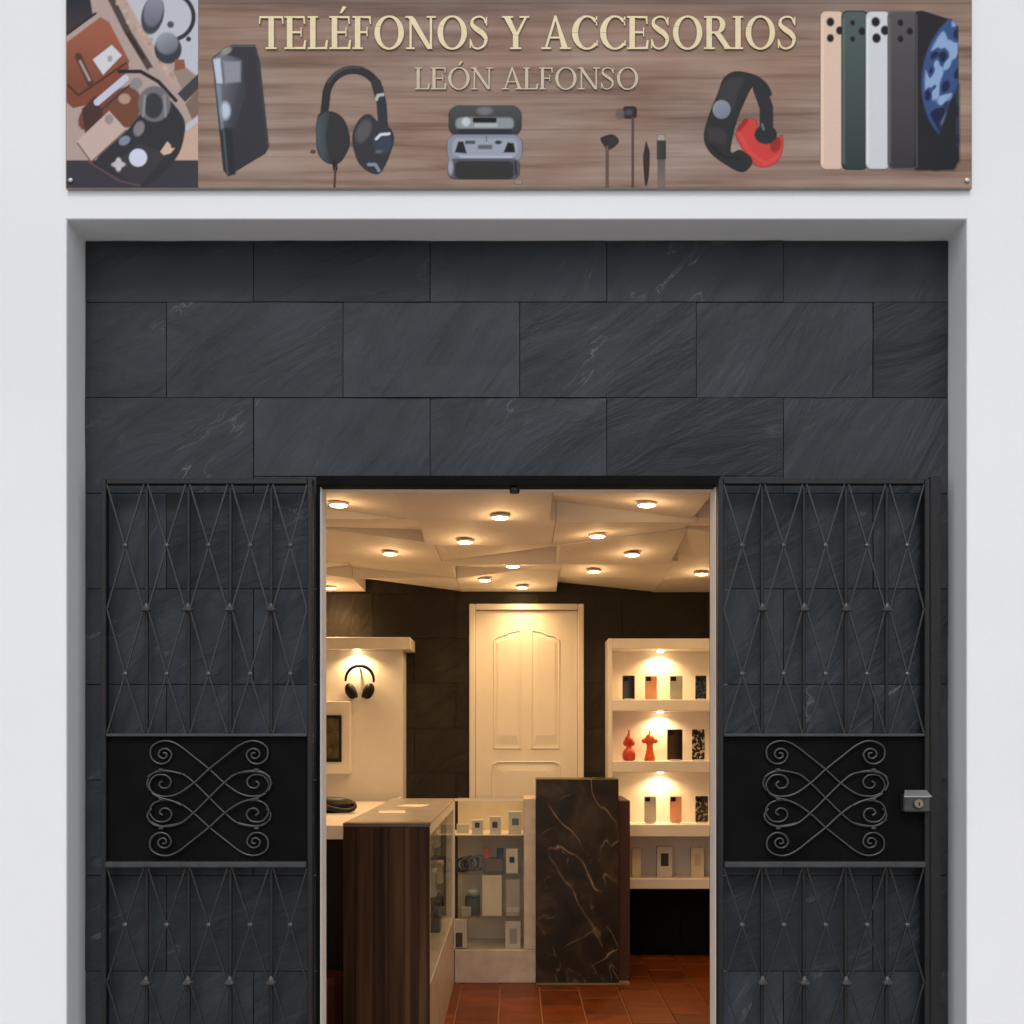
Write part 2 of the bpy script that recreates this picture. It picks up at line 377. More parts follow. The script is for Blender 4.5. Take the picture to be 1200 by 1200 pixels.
# ------------------------------------------------------------------ white facade wall with its opening
XL, XR, ZT = wx(78, DW), wx(1133, DW), wz(257, DW)
fw = thing('facade_wall', (0, DW, 0), 'smooth white plastered wall framing the shopfront recess', 'wall')
m = MB()
x0, x1, z1 = -6.0, 6.0, 6.2
dk = DI - 0.02
V = [(x0,DW,-0.15),(XL,DW,-0.15),(XL,DW,ZT),(XR,DW,ZT),(XR,DW,-0.15),(x1,DW,-0.15),(x1,DW,z1),(x0,DW,z1)]
Vb = [(x, dk, z) for x, y, z in V]
fs = [(0,1,2,7),(2,3,6,7),(3,4,5,6),(8,15,10,9),(10,15,14,11),(11,14,13,12),
      (0,8,9,1),(1,9,10,2),(2,10,11,3),(3,11,12,4),(4,12,13,5),(5,13,14,6),(6,14,15,7),(7,15,8,0)]
m.add(V + Vb, fs); ob = m.build('plaster', M_plaster, fw)
bmod = ob.modifiers.new('soft_edges', 'BEVEL'); bmod.width = 0.006; bmod.segments = 2; bmod.limit_method = 'ANGLE'

# ------------------------------------------------------------------ slate cladding, each tile a piece
OX0, OX1, OZ = wx(371, DS), wx(843, DS), wz(558, DS)      # opening in the slate (with its steel lining)
JX0, JX1, JZ = wx(375, DS), wx(839.5, DS), wz(570, DS)      # clear opening between the white jambs
sw = thing('slate_wall', (0, DS, 0), 'dark grey slate tile cladding around the shop entrance', 'wall')
m = MB()
m.box(XL+0.001, OX0, DS+0.012, DI-0.001, -0.15, ZT-0.001); m.box(OX1, XR-0.001, DS+0.012, DI-0.001, -0.15, ZT-0.001)
m.box(OX0+0.0005, OX1-0.0005, DS+0.012, DI-0.001, OZ, ZT-0.001)
m.build('mortar_bed', M_joint, sw)
random.seed(5)
def slate_piece(xa, xb, za, zb, D, parent, mat, depth=0.012, gap=0.003, amp=0.0022, name='slate_tile'):
    xa += gap/2; xb -= gap/2; za += gap/2; zb -= gap/2
    if xb - xa < 0.015 or zb - za < 0.015: return
    nx = max(1, min(5, int((xb-xa)/0.12))); nz = max(1, min(3, int((zb-za)/0.11)))
    cx, cz = (xa+xb)/2, (za+zb)/2; off = random.uniform(-0.0015, 0.0015); tx = random.uniform(-0.002, 0.002); tz = random.uniform(-0.002, 0.002)
    vs_ = []; fs_ = []
    for j in range(nz+1):
        for i in range(nx+1):
            u, v = i/nx, j/nz
            vs_.append((xa+(xb-xa)*u, D + off + tx*(u-.5) + tz*(v-.5) + random.uniform(-amp, amp), za+(zb-za)*v))
    for j in range(nz):
        for i in range(nx):
            a = j*(nx+1)+i; fs_.append((a, a+1, a+nx+2, a+nx+1))
    ring = [i for i in range(nx+1)] + [j*(nx+1)+nx for j in range(1, nz+1)] + [nz*(nx+1)+i for i in range(nx-1, -1, -1)] + [j*(nx+1) for j in range(nz-1, 0, -1)]
    o = len(vs_)
    for r in ring: vs_.append((vs_[r][0], D+depth, vs_[r][2]))
    n = len(ring)
    for i in range(n): fs_.append((ring[i], o+i, o+(i+1) % n, ring[(i+1) % n]))
    MB().add(vs_, fs_).build(name, mat, parent, origin=(cx, D, cz))
px_rows = [280-20, 354] + [354 + 112*k for k in range(1, 10)]
for r in range(len(px_rows)-1):
    zb_, za_ = min(wz(px_rows[r], DS), ZT-0.002), max(wz(px_rows[r+1], DS), -0.15)
    if zb_ - za_ < 0.02: continue
    base = 297 if r % 2 == 0 else 195
    xs = [base + 207*k for k in range(-2, 6)]
    for a, b in zip(xs[:-1], xs[1:]):
        xa, xb = max(wx(a, DS), XL+0.001), min(wx(b, DS), XR-0.001)
        if xb - xa < 0.02: continue
        if za_ >= OZ - 0.001: slate_piece(xa, xb, za_, zb_, DS, sw, M_slate); continue
        if zb_ > OZ + 0.005 and xb > OX0 and xa < OX1:      # the course that the lintel cuts: L-shaped remains
            slate_piece(xa, xb, OZ, zb_, DS, sw, M_slate); ztop = OZ
        else: ztop = zb_
        if xa < OX0: slate_piece(xa, min(xb, OX0), za_, ztop, DS, sw, M_slate)
        if xb > OX1: slate_piece(max(xa, OX1), xb, za_, ztop, DS, sw, M_slate)

# ------------------------------------------------------------------ doorway: steel lining, white jambs, threshold
dw = thing('doorway_frame', (0, DS, 0), 'white jambs and black steel lining of the open shop doorway', 'door frame')
m = MB(); m.box(OX0+0.0006, OX1-0.0006, DS-0.012, DS+0.05, JZ, OZ-0.0005, bev=0.002); m.build('steel_lintel', M_sheet, dw)
for a, b in ((OX0+0.0006, JX0), (JX1, OX1-0.0006)):
    MB().box(a, b, DS-0.010, DS+0.0055, -0.15, JZ-0.0005, bev=0.001).build('steel_edge', M_sheet, dw)
MB().box(OX0-0.03, JX0+0.003, DS+0.006, DS+0.115, 0, JZ+0.003, bev=0.002).build('jamb', M_jamb, dw)
MB().box(JX1-0.003, OX1+0.03, DS+0.006, DS+0.115, 0, JZ+0.003, bev=0.002).build('jamb', M_jamb, dw)
MB().box(JX0+0.0035, JX1-0.0035, DS+0.0505, DS+0.10, JZ, JZ+0.05).build('head_lining', M_jamb, dw)
MB().box(JX0-0.004, JX1+0.004, DW+0.03, DI+0.0, -0.15, 0.0, bev=0.004).build('threshold', M_pave, dw)
m = MB(); m.lathe([(0.016, 0), (0.018, 0.004), (0.018, 0.016), (0.010, 0.022)], (wx(603, DS), DS+0.01, JZ-0.022), 14)
m.build('shutter_stop', M_black, dw, smooth=False)
# thin edging strip that pokes out at the top corner of each gate, and small jamb bolts
for yy in (588, 640, 760):
    MB().lathe([(0.004, -0.006), (0.006, -0.004), (0.006, 0)], (wx(845.5, DS), DS-0.001, wz(yy, DS)), 8, 'y').build('bolt', M_steel, dw)

# ------------------------------------------------------------------ wrought iron gates folded back on the slate
DG = 3.885
def GP(x, y, d=0.0): p = P(x, y, DG); return Vector((p.x, DG + d, p.z))
gate = thing('security_gate', GP(243, 1382), 'black wrought iron gate folded open on the left of the doorway', 'gate', 'wrought iron security gates')
YB = 1378
def gp_box(name, x0, x1, y0, y1, d0, d1, mat, parent=gate, bev=0.002):
    a, b = GP(x0, y1), GP(x1, y0)
    return MB().box(a.x, b.x, DG+d0, DG+d1, a.z, b.z, bev=bev).build(name, mat, parent)
gp_box('stile', 120, 126, 562, YB, -0.015, 0.02, M_iron)
gp_box('stile', 361, 367, 562, YB, -0.015, 0.02, M_iron)
gp_box('rail', 126.2, 360.8, 562, 568, -0.015, 0.02, M_iron)
gp_box('rail', 126.2, 360.8, 859.5, 863, -0.018, 0.02, M_rail)
gp_box('rail', 126.2, 360.8, 1009, 1016, -0.030, 0.02, M_rail, bev=0.004)
gp_box('rail', 126.2, 360.8, YB-8, YB, -0.015, 0.02, M_iron)
gp_box('sheet_panel', 126.3, 360.7, 863.3, 1008.7, 0.004, 0.007, M_sheet, bev=0)
ux = [172, 221, 270, 318]
hx = [148, 196.5, 245.5, 294, 341]
for (ya, yb, hy, vy) in ((568.3, 859.2, (640, 790), (714,)), (1016.3, YB-8.3, (1083, 1218, 1350), (1150, 1285))):
    for x in ux:
        a, b = GP(x-2, yb), GP(x+2, ya)
        MB().box(a.x, b.x, DG-0.003, DG+0.009, a.z, b.z, bev=0.002).build('upright_bar', M_iron, gate)
    levels = [(ya, 0)] + sorted([(y, 1) for y in hy] + [(y, 0) for y in vy]) + [(yb, 0)]
    if levels[-2][1] == 0: levels[-1] = (yb, 1)
    cols0 = [124] + ux + [363]
    for (y0, t0), (y1, t1) in zip(levels[:-1], levels[1:]):
        for k, h in enumerate(hx):
            for c in (cols0[k], cols0[k+1]):
                c2 = c + (2.5 if c == cols0[k] else -2.5)
                pa = GP(h if t0 else c2, y0, -0.008); pb = GP(h if t1 else c2, y1, -0.008)
                MB().bar(pa, pb, 0.0056, 0.0056).build('lattice_bar', M_lat, gate)
    kn = MB()
    kn = None
    for y in hy:
        for x in hx:
            c = GP(x, y, -0.010)
            MB().ell(c, 0.011, 0.010, 0.009, 8, 4).build('knot', M_glint, gate)
    for y in vy:
        for x in ux:
            c = GP(x, y, -0.006)
            MB().lathe([(0.006, -0.012), (0.020, -0.006), (0.021, -0.001), (0.010, 0.008), (0.005, 0.020)], c, 8).build('collar', M_glint, gate)
# scroll grille on the sheet
def SP(zx, zy, d=-0.008): return GP(170 + zx/7.5, 860 + zy/7.5, d)
def catmull(pts, n=6):
    out_ = []
    pts = [pts[0]] + list(pts) + [pts[-1]]
    for i in range(1, len(pts)-2):
        p0, p1, p2, p3 = [np.array(q, float) for q in pts[i-1:i+3]]
        for k in range(n):
            t = k/n
            out_.append(tuple(0.5*((2*p1)+(-p0+p2)*t+(2*p0-5*p1+4*p2-p3)*t*t+(-p0+3*p1-3*p2+p3)*t**3)))
    out_.append(tuple(pts[-2])); return out_
# long S-strand: top-left scroll over to right scroll
T1 = [(160,168),(192,172),(190,205),(155,215),(122,185),(140,142),(195,132),(238,178),(205,245),(130,262),(62,215),(55,130),(110,78),(200,62),(300,100),(430,200),(568,310),(700,430),(840,525),(960,548),(1055,520),(1092,445),(1040,368),(950,362),(900,410),(920,465),(975,475),(1005,440),(975,415)]
M1 = [(48,500),(22,430),(70,355),(180,330),(330,352),(435,430),(568,560),(700,690),(820,785),(960,812),(1060,790),(1108,715),(1070,655)]
def mirror_x(p): return [(1136-a, b) for a, b in p]
def mirror_y(p): return [(a, 1130-b) for a, b in p]
J1 = [(30,380),(80,345),(145,322),(240,330),(330,352)]
J2 = [(1066,520),(1010,552),(956,570),(880,590),(800,628)]
for st, dd in ((J1, -0.010), (mirror_x(J1), -0.010), (mirror_y(J1), -0.004), (mirror_x(mirror_y(J1)), -0.004), (J2, -0.012), (mirror_x(J2), -0.012), (T1, -0.004), (mirror_x(T1), -0.010), (mirror_y(T1), -0.010), (mirror_x(mirror_y(T1)), -0.004), (M1, -0.004), (mirror_x(M1), -0.010)):
    pts = [SP(a, b, dd) for a, b in catmull(st, 5)]
    MB().tube(pts, 0.0037, 6).build('scroll', M_rail, gate, smooth=True)
for cy in (315, 570, 825):
    for cx_ in (150, 986):
        gp = SP(cx_, cy)
        MB().box(gp.x-0.008, gp.x+0.008, DG-0.016, DG+0.002, gp.z-0.005, gp.z+0.005, bev=0.002).build('clasp', M_rail, gate)
gate2 = copy_tree(gate, (721*DG/F, 0, 0))
gate2['label'] = 'black wrought iron gate with brass lock folded open on the right of the doorway'
# outer post and lock only on the right gate
gp_box('post', 1089, 1102, 559, YB, -0.008, 0.03, M_iron, gate2)
a, b = GP(1055, 951), GP(1086, 931)
lk = MB().box(a.x, b.x, DG-0.038, DG+0.002, a.z, b.z, bev=0.005).build('lock_box', M_rail, gate2)
a, b = GP(1058, 930.5), GP(1083, 927.5)
MB().add([(a.x-0.010,DG-0.043,a.z-0.004),(b.x+0.010,DG-0.043,a.z-0.004),(b.x,DG-0.02,b.z+0.006),(a.x,DG-0.02,b.z+0.006),
          (a.x-0.010,DG-0.043,a.z-0.009),(b.x+0.010,DG-0.043,a.z-0.009),(b.x,DG-0.0,a.z-0.009),(a.x,DG-0.0,a.z-0.009)],
         [(0,1,2,3),(4,7,6,5),(0,4,5,1),(1,5,6,2),(2,6,7,3),(3,7,4,0)]).build('lock_hood', M_steel, lk)
c = GP(1071, 941)
MB().lathe([(0.014, -0.052), (0.017, -0.048), (0.017, -0.038)], (c.x, DG, c.z), 16, 'y').build('lock_cylinder', M_brass, lk)
MB().box(c.x-0.002, c.x+0.002, DG-0.054, DG-0.0515, c.z-0.007, c.z+0.006).build('keyhole', M_black, lk)

# ------------------------------------------------------------------ sign board
DN = 3.764
sign = thing('shop_sign', P(608, 220, DN), 'wide printed sign reading TELÉFONOS Y ACCESORIOS above the doorway', 'sign')
m = MB(); m.pbox(77, 1139, -14, 220.5, DN, DW-0.0005); m.build('backing_board', plain('sign_edge', (0.30, 0.27, 0.25), 0.5), sign)
# wood print (its own flat picture of planks)
mt, N, L, b_ = newmat('printed_wood')
tc = N.new('ShaderNodeTexCoord'); mp = N.new('ShaderNodeMapping'); mp.inputs['Scale'].default_value = (0.06, 1, 1.25)
L.new(tc.outputs['Object'], mp.inputs['Vector'])
a1 = N.new('ShaderNodeTexNoise'); a1.inputs['Scale'].default_value = 16; a1.inputs['Detail'].default_value = 8; a1.inputs['Distortion'].default_value = 0.3; a1.inputs['Roughness'].default_value = 0.6
L.new(mp.outputs[0], a1.inputs['Vector'])
r1 = ramp(N, [(0.3, lin((104, 82, 70))), (0.45, lin((140, 118, 106))), (0.58, lin((158, 138, 126))), (0.75, lin((172, 148, 132)))])
L.new(a1.outputs['Fac'], r1.inputs['Fac'])
a2 = N.new('ShaderNodeTexNoise'); a2.inputs['Scale'].default_value = 3.0; L.new(tc.outputs['Object'], a2.inputs['Vector'])
mixc = N.new('ShaderNodeMix'); mixc.data_type = 'RGBA'; mixc.blend_type = 'MULTIPLY'; mixc.inputs['Factor'].default_value = 0.6
r2 = ramp(N, [(0.35, lin((235, 205, 185))), (0.65, (1, 1, 1))]); L.new(a2.outputs['Fac'], r2.inputs['Fac'])
L.new(r1.outputs[0], mixc.inputs['A']); L.new(r2.outputs[0], mixc.inputs['B'])
# plank seams printed in the picture, and the darker upper plank
sx = N.new('ShaderNodeSeparateXYZ'); L.new(tc.outputs['Object'], sx.inputs[0])
def seam(zc, w_, k):
    s1 = N.new('ShaderNodeMath'); s1.operation = 'SUBTRACT'; L.new(sx.outputs['Z'], s1.inputs[0]); s1.inputs[1].default_value = zc
    s2 = N.new('ShaderNodeMath'); s2.operation = 'ABSOLUTE'; L.new(s1.outputs[0], s2.inputs[0])
    s3 = N.new('ShaderNodeMapRange'); s3.inputs['From Max'].default_value = w_; s3.inputs['To Min'].default_value = k; s3.inputs['To Max'].default_value = 1
    L.new(s2.outputs[0], s3.inputs['Value']); return s3.outputs[0]
prev = None
for yy, k in ((4, 0.72), (66, 0.86), (122, 0.85), (152, 0.8), (184, 0.84)):
    s = seam((220-yy)*DN/F, 0.006, k)
    if prev is None: prev = s
    else:
        q = N.new('ShaderNodeMath'); q.operation = 'MULTIPLY'; L.new(prev, q.inputs[0]); L.new(s, q.inputs[1]); prev = q.outputs[0]
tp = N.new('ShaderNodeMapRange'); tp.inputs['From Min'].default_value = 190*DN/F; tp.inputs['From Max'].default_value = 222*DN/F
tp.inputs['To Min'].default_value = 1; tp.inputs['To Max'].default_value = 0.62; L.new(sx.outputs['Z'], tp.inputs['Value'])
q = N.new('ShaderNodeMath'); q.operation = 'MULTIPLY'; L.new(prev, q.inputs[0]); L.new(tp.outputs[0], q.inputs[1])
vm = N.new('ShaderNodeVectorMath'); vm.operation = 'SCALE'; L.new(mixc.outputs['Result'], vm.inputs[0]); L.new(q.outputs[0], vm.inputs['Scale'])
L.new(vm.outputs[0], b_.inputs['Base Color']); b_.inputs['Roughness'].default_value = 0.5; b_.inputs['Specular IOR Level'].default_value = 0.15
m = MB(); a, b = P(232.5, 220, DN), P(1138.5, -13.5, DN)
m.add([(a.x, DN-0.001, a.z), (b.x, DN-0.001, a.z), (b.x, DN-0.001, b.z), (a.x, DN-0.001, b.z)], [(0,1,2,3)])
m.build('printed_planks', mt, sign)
for x, y in ((83, 212), (1133, 212), (83, -8), (1133, -8)):
    c = P(x, y, DN); MB().lathe([(0.004, -0.0075), (0.008, -0.0055), (0.0085, -0.003)], (c.x, DN, c.z), 12, 'y').build('screw', M_steel, sign)

# ---- printed pictures: soft shapes rasterised to ink on a fine sheet
_lin = lin
class Ink:
    def __init__(s, x0, y0, x1, y1, st=1.0):
        s.nx = int((x1-x0)/st)+1; s.ny = int((y1-y0)/st)+1
        s.xs = np.linspace(x0, x1, s.nx); s.ys = np.linspace(y0, y1, s.ny)
        s.X, s.Y = np.meshgrid(s.xs, s.ys); s.p = np.zeros((s.ny, s.nx, 3)); s.a = np.zeros((s.ny, s.nx))
    def put(s, sdf, col, soft=1.6, op=1.0, col2=None, g=None, clip=None):
        lin = lambda q: tuple(v**1.13 for v in _lin(q))
        k = np.clip(0.5 - sdf/(soft*0.75), 0, 1)*op
        if clip is not None: k = k*np.clip(0.5 - clip/1.2, 0, 1)
        c = np.array(lin(col))[None, None, :]*np.ones_like(s.p)
        if col2 is not None:
            (gx0, gy0), (gx1, gy1) = g; dx, dy = gx1-gx0, gy1-gy0
            t = np.clip(((s.X-gx0)*dx + (s.Y-gy0)*dy)/(dx*dx+dy*dy), 0, 1)[..., None]
            c = c*(1-t) + np.array(lin(col2))[None, None, :]*t
        s.p = s.p*(1-k[..., None]) + c*k[..., None]; s.a = s.a*(1-k) + k
        return s
    def poly(s, pts):
        d = np.full(s.X.shape, 1e9); sgn = np.ones(s.X.shape); n = len(pts)
        for i in range(n):
            ax, ay = pts[i]; bx, by = pts[i-1]; ex, ey = bx-ax, by-ay; wx_, wy_ = s.X-ax, s.Y-ay
            t = np.clip((wx_*ex+wy_*ey)/(ex*ex+ey*ey+1e-9), 0, 1)
            d = np.minimum(d, (wx_-ex*t)**2 + (wy_-ey*t)**2)
            c1 = s.Y >= ay; c2 = s.Y < by; c3 = ex*wy_ > ey*wx_
            sgn = np.where((c1 & c2 & c3) | (~c1 & ~c2 & ~c3), -sgn, sgn)
        return sgn*np.sqrt(d)
    def sp(s, pts):
        n = len(pts); e = [pts[-1]] + list(pts) + [pts[0], pts[1]]; o_ = []
        for i in range(1, n+1):
            p0, p1, p2, p3 = [np.array(q, float) for q in e[i-1:i+3]]
            for t in (0, 0.25, 0.5, 0.75): o_.append(tuple(0.5*((2*p1)+(-p0+p2)*t+(2*p0-5*p1+4*p2-p3)*t*t+(-p0+3*p1-3*p2+p3)*t**3)))
        return s.poly(o_)
    def ell(s, cx, cy, rx, ry, rot=0):
        c, n_ = math.cos(rad(rot)), math.sin(rad(rot)); x, y = s.X-cx, s.Y-cy
        u, v = (x*c+y*n_)/rx, (-x*n_+y*c)/ry; return (np.sqrt(u*u+v*v)-1)*min(rx, ry)
    def line(s, pts, w):
        d = np.full(s.X.shape, 1e9)
        for (ax, ay), (bx, by) in zip(pts[:-1], pts[1:]):
            ex, ey = bx-ax, by-ay; t = np.clip(((s.X-ax)*ex+(s.Y-ay)*ey)/(ex*ex+ey*ey+1e-9), 0, 1)
            d = np.minimum(d, np.hypot(s.X-ax-ex*t, s.Y-ay-ey*t))
        return d - w/2
    def rbox(s, x0, y0, x1, y1, r):
        qx = np.abs(s.X-(x0+x1)/2)-(x1-x0)/2+r; qy = np.abs(s.Y-(y0+y1)/2)-(y1-y0)/2+r
        return np.hypot(np.maximum(qx, 0), np.maximum(qy, 0)) + np.minimum(np.maximum(qx, qy), 0) - r
    def sheet(s, name, off):
        D = DN - off; og = wloc(sign)
        Xw = (s.X-PX)*DN/F; Zw = EYE+(PY-s.Y)*DN/F
        co = np.stack([Xw-og.x, np.full_like(Xw, D-og.y), Zw-og.z], -1).reshape(-1, 3)
        amax = np.maximum.reduce([s.a[:-1, :-1], s.a[1:, :-1], s.a[:-1, 1:], s.a[1:, 1:]])
        jj, ii = np.nonzero(amax > 0.01); a_ = jj*s.nx+ii
        fc = np.stack([a_+s.nx, a_+s.nx+1, a_+1, a_], -1)
        used, inv = np.unique(fc.ravel(), return_inverse=True); fc = inv.reshape(-1, 4)
        rgb = s.p/np.maximum(s.a, 1e-4)[..., None]; col = np.concatenate([rgb, s.a[..., None]], -1).reshape(-1, 4)[used]
        me = bpy.data.meshes.new(name); me.from_pydata(co[used].tolist(), [], fc.tolist())
        at = me.color_attributes.new('ink', 'FLOAT_COLOR', 'POINT'); at.data.foreach_set('color', col.astype(np.float32).ravel())
        me.materials.append(M_print); ob = bpy.data.objects.new(name, me); COL.objects.link(ob); ob.parent = sign
        return ob
rng = np.random.default_rng(3)
# the collage photograph at the left end
k = Ink(78, -13.5, 232.3, 220, 1.0)
k.put(k.rbox(70, -30, 240, 230, 1), (186, 166, 160))
k.put(k.poly([(136,-14),(233,-14),(233,90),(205,70),(180,60),(160,32)]), (196, 198, 208), 3)
k.put(k.poly([(76,-14),(104,-14),(109,18),(76,44)]), (48, 50, 62), 2, col2=(78, 68, 70), g=((90, 0), (95, 35)))
k.put(k.line([(79,40),(112,16)], 3), (60, 48, 46), 2)
k.put(k.poly([(78,50),(118,20),(128,26),(152,72),(146,90),(106,122),(86,126),(78,118)]), (166, 104, 82), 2.5, col2=(120, 72, 58), g=((110, 40), (100, 125)))
k.put(k.poly([(78,106),(104,104),(148,72),(152,80),(106,122),(86,127),(78,120)]), (140, 84, 64), 2)
k.put(k.line([(80,100),(92,112),(148,74)], 2.2), (84, 52, 44), 2)
k.put(k.line([(92,66),(98,80),(106,98)], 8), (96, 68, 58), 2.5); k.put(k.line([(94,72),(99,82),(105,94)], 3), (176, 160, 158), 2)
k.put(k.poly([(109,70),(131,53),(143,65),(121,88)]), (214, 216, 220), 2); k.put(k.ell(129, 69, 3, 4), (170, 172, 178), 2)
k.put(k.line([(126,-10),(150,38),(178,84)], 8), (88, 76, 76), 2.5); k.put(k.line([(150,40),(168,68)], 4), (70, 46, 40), 2)
k.put(k.line([(136,-14),(160,30),(204,96)], 9), (196, 168, 156), 3)
for q_ in range(26):
    t = rng.random(); k.put(k.ell(140+t*62+rng.normal()*3, -5+t*98+rng.normal()*2, 2, 2), (170, 150, 146) if q_ % 2 else (210, 188, 178), 3, 0.7)
k.put(k.line([(178,84),(210,118),(222,140)], 9), (184, 166, 160), 2.5)
# grey headphones in the collage
th = np.linspace(-110, 70, 20)
k.put(k.line([(200+27*math.cos(rad(t)), 20+27*math.sin(rad(t))) for t in th], 5), (56, 58, 66), 2)
k.put(k.ell(179, 18, 13, 23, 12), (74, 76, 84), 2.5); k.put(k.ell(180, 13, 11, 19, 12), (148, 148, 162), 3, col2=(112, 112, 126), g=((180, 0), (180, 34)))
k.put(k.ell(197, 58, 16, 17), (66, 70, 80), 2.5); k.put(k.ell(196, 51, 13, 13), (158, 164, 174), 4, col2=(112, 116, 124), g=((190, 40), (202, 64)))
k.put(k.ell(200, 29, 4, 4), (92, 88, 98), 2.5); k.put(k.ell(221, 46, 3, 3), (58, 60, 70), 2)
k.put(k.poly([(205,70),(216,70),(218,82),(204,84)]), (150, 100, 74), 2)
k.put(k.poly([(203,84),(219,80),(232,92),(232,72),(232,120),(214,106)]), (160, 142, 132), 2)
k.put(k.poly([(208,110),(233,86),(233,104),(217,120)]), (76, 74, 78), 2)
k.put(k.poly([(217,122),(233,104),(233,138),(225,140)]), (136, 116, 106), 2)
k.put(k.poly([(205,188),(216,148),(233,134),(233,190)]), (204, 176, 160), 2); k.put(k.line([(219,150),(233,139)], 6), (196, 198, 206), 2)
# black pouch, coil and gadgets
k.put(k.poly([(76,188),(233,188),(233,222),(76,222)]), (70, 68, 76), 2)
k.put(k.sp([(98,128),(140,104),(158,104),(166,120),(158,146),(140,150),(96,152)]), (128, 82, 66), 3)
k.put(k.poly([(96,128),(112,112),(128,150),(100,158)]), (86, 60, 56), 3)
k.put(k.sp([(110,192),(150,152),(186,112),(214,136),(216,160),(205,188),(170,220),(140,208)]), (60, 60, 66), 2)
k.put(k.poly([(128,196),(164,168),(196,180),(162,220)]), (78, 74, 80), 3, 0.6)
k.put(k.line([(104,190),(140,212),(164,218)], 2), (110, 88, 86), 2)
k.put(k.line([(140,84),(165,84),(186,96),(206,118)], 4.5), (44, 44, 48), 1.8)
k.put(k.ell(181, 122, 19, 21), (122, 122, 126), 2.5); k.put(k.ell(180, 124, 11, 15), (66, 68, 72), 3)
k.put(k.line([(170,112),(168,136)], 3), (150, 150, 154), 2); k.put(k.line([(193,112),(194,136)], 3), (150, 150, 154), 2)
k.put(k.line([(114,120),(147,92)], 8), (206, 206, 224), 1.8); k.put(k.line([(112,126),(118,130),(152,100)], 2), (70, 60, 64), 1.8)
k.put(k.ell(160, 98, 7, 7), (150, 148, 150), 3); k.put(k.ell(146, 116, 7, 6), (186, 158, 140), 3)
k.put(k.poly([(90,166),(128,130),(147,151),(107,189)]), (204, 182, 174), 2); k.put(k.ell(128, 140, 5, 6), (164, 150, 146), 3)
k.put(k.line([(91,168),(107,190),(148,153)], 1.5), (120, 92, 82), 1.5)
k.put(k.ell(163, 151, 6, 9, 20), (142, 136, 142), 3); k.put(k.ell(146, 165, 7, 5, -30), (140, 148, 166), 2.5)
k.put(k.ell(162, 185, 10.5, 10.5), (214, 218, 234), 2.2); k.put(k.ell(139, 193, 4, 8), (206, 204, 204), 2); k.put(k.ell(139, 193, 8, 3.5), (200, 198, 198), 2)
k.put(k.poly([(188,178),(196,166),(205,174),(200,180),(192,182)]), (214, 188, 170), 2); k.put(k.ell(203, 171, 3, 3), (88, 56, 50), 2)
k.sheet('printed_collage', 0.0012)
# power bank
k = Ink(244, 48, 320, 212)
k.put(k.poly([(249,68),(262,58),(270,54),(299,54),(304,72),(315,172),(311,180),(268,206),(262,200)]), (62, 62, 70), 2)
k.put(k.poly([(249,69),(257,63),(272,66),(284,70),(288,110),(276,150),(261,150)]), (122, 124, 134), 3, col2=(72, 74, 84), g=((256, 90), (284, 96)))
k.put(k.poly([(250,70),(258,68),(261,98),(254,98)]), (196, 206, 220), 3); k.put(k.poly([(262,72),(282,72),(282,96),(264,98)]), (150, 154, 164), 4)
k.put(k.ell(264, 130, 6, 10), (198, 206, 220), 5); k.put(k.poly([(253,100),(259,100),(262,150),(259,152)]), (140, 152, 168), 3, 0.8)
k.put(k.ell(265, 60, 7, 4, -30), (156, 150, 150), 3); k.put(k.line([(262,152),(267,205)], 2), (90, 98, 110), 2)
k.put(k.line([(272,54),(298,54)], 2.5), (96, 100, 100), 2); k.put(k.poly([(264,150),(272,152),(276,204),(268,206)]), (52, 54, 60), 3)
k.put(k.line([(300,58),(304,74),(314,172)], 2), (84, 84, 90), 2, 0.7)
k.sheet('printed_power_bank', 0.0012)
# gaming headset
k = Ink(362, 72, 468, 220)
th = np.linspace(180, 360, 24)
k.put(k.line([(380,135)]+[(414+32*math.cos(rad(t)), 116+34*math.sin(rad(t))) for t in th], 9), (52, 52, 56), 2)
k.put(k.line([(414+34*math.cos(rad(t)), 116+37*math.sin(rad(t))) for t in th[4:14]], 2.5), (84, 84, 90), 2)
k.put(k.line([(441,98),(447,120),(450,160)], 11), (56, 60, 70), 2)
k.put(k.sp([(372,140),(378,132),(392,132),(404,142),(410,164),(406,180),(396,192),(382,190),(372,176)]), (58, 58, 62), 2.5)
k.put(k.sp([(371,146),(379,133),(386,134),(382,160),(386,190),(374,180)]), (86, 98, 106), 3, col2=(62, 66, 72), g=((372, 150), (388, 150)))
k.put(k.sp([(413,162),(420,142),(432,134),(444,144),(458,152),(461,168),(448,200),(436,203),(420,190)]), (60, 62, 68), 2.5)
k.put(k.ell(426, 154, 8, 14, 25), (98, 96, 98), 5); k.put(k.ell(448, 168, 11, 13), (66, 76, 90), 3)
k.put(k.line([(441,163),(446,158),(456,157)], 3.2), (214, 220, 232), 1.8); k.put(k.line([(441,117),(443,112),(449,111)], 3.6), (186, 190, 186), 1.8)
k.put(k.ell(444, 178, 4, 2), (110, 110, 120), 2); k.put(k.line([(432,193),(440,193),(444,200)], 3.5), (140, 156, 176), 2.2)
k.put(k.line([(392,190),(393,198)], 5), (54, 36, 36), 2); k.put(k.line([(393,196),(392,222)], 2), (96, 66, 56), 1.8)
k.put(k.ell(367, 178, 3, 2), (100, 84, 78), 2)
k.sheet('printed_headset', 0.0012)
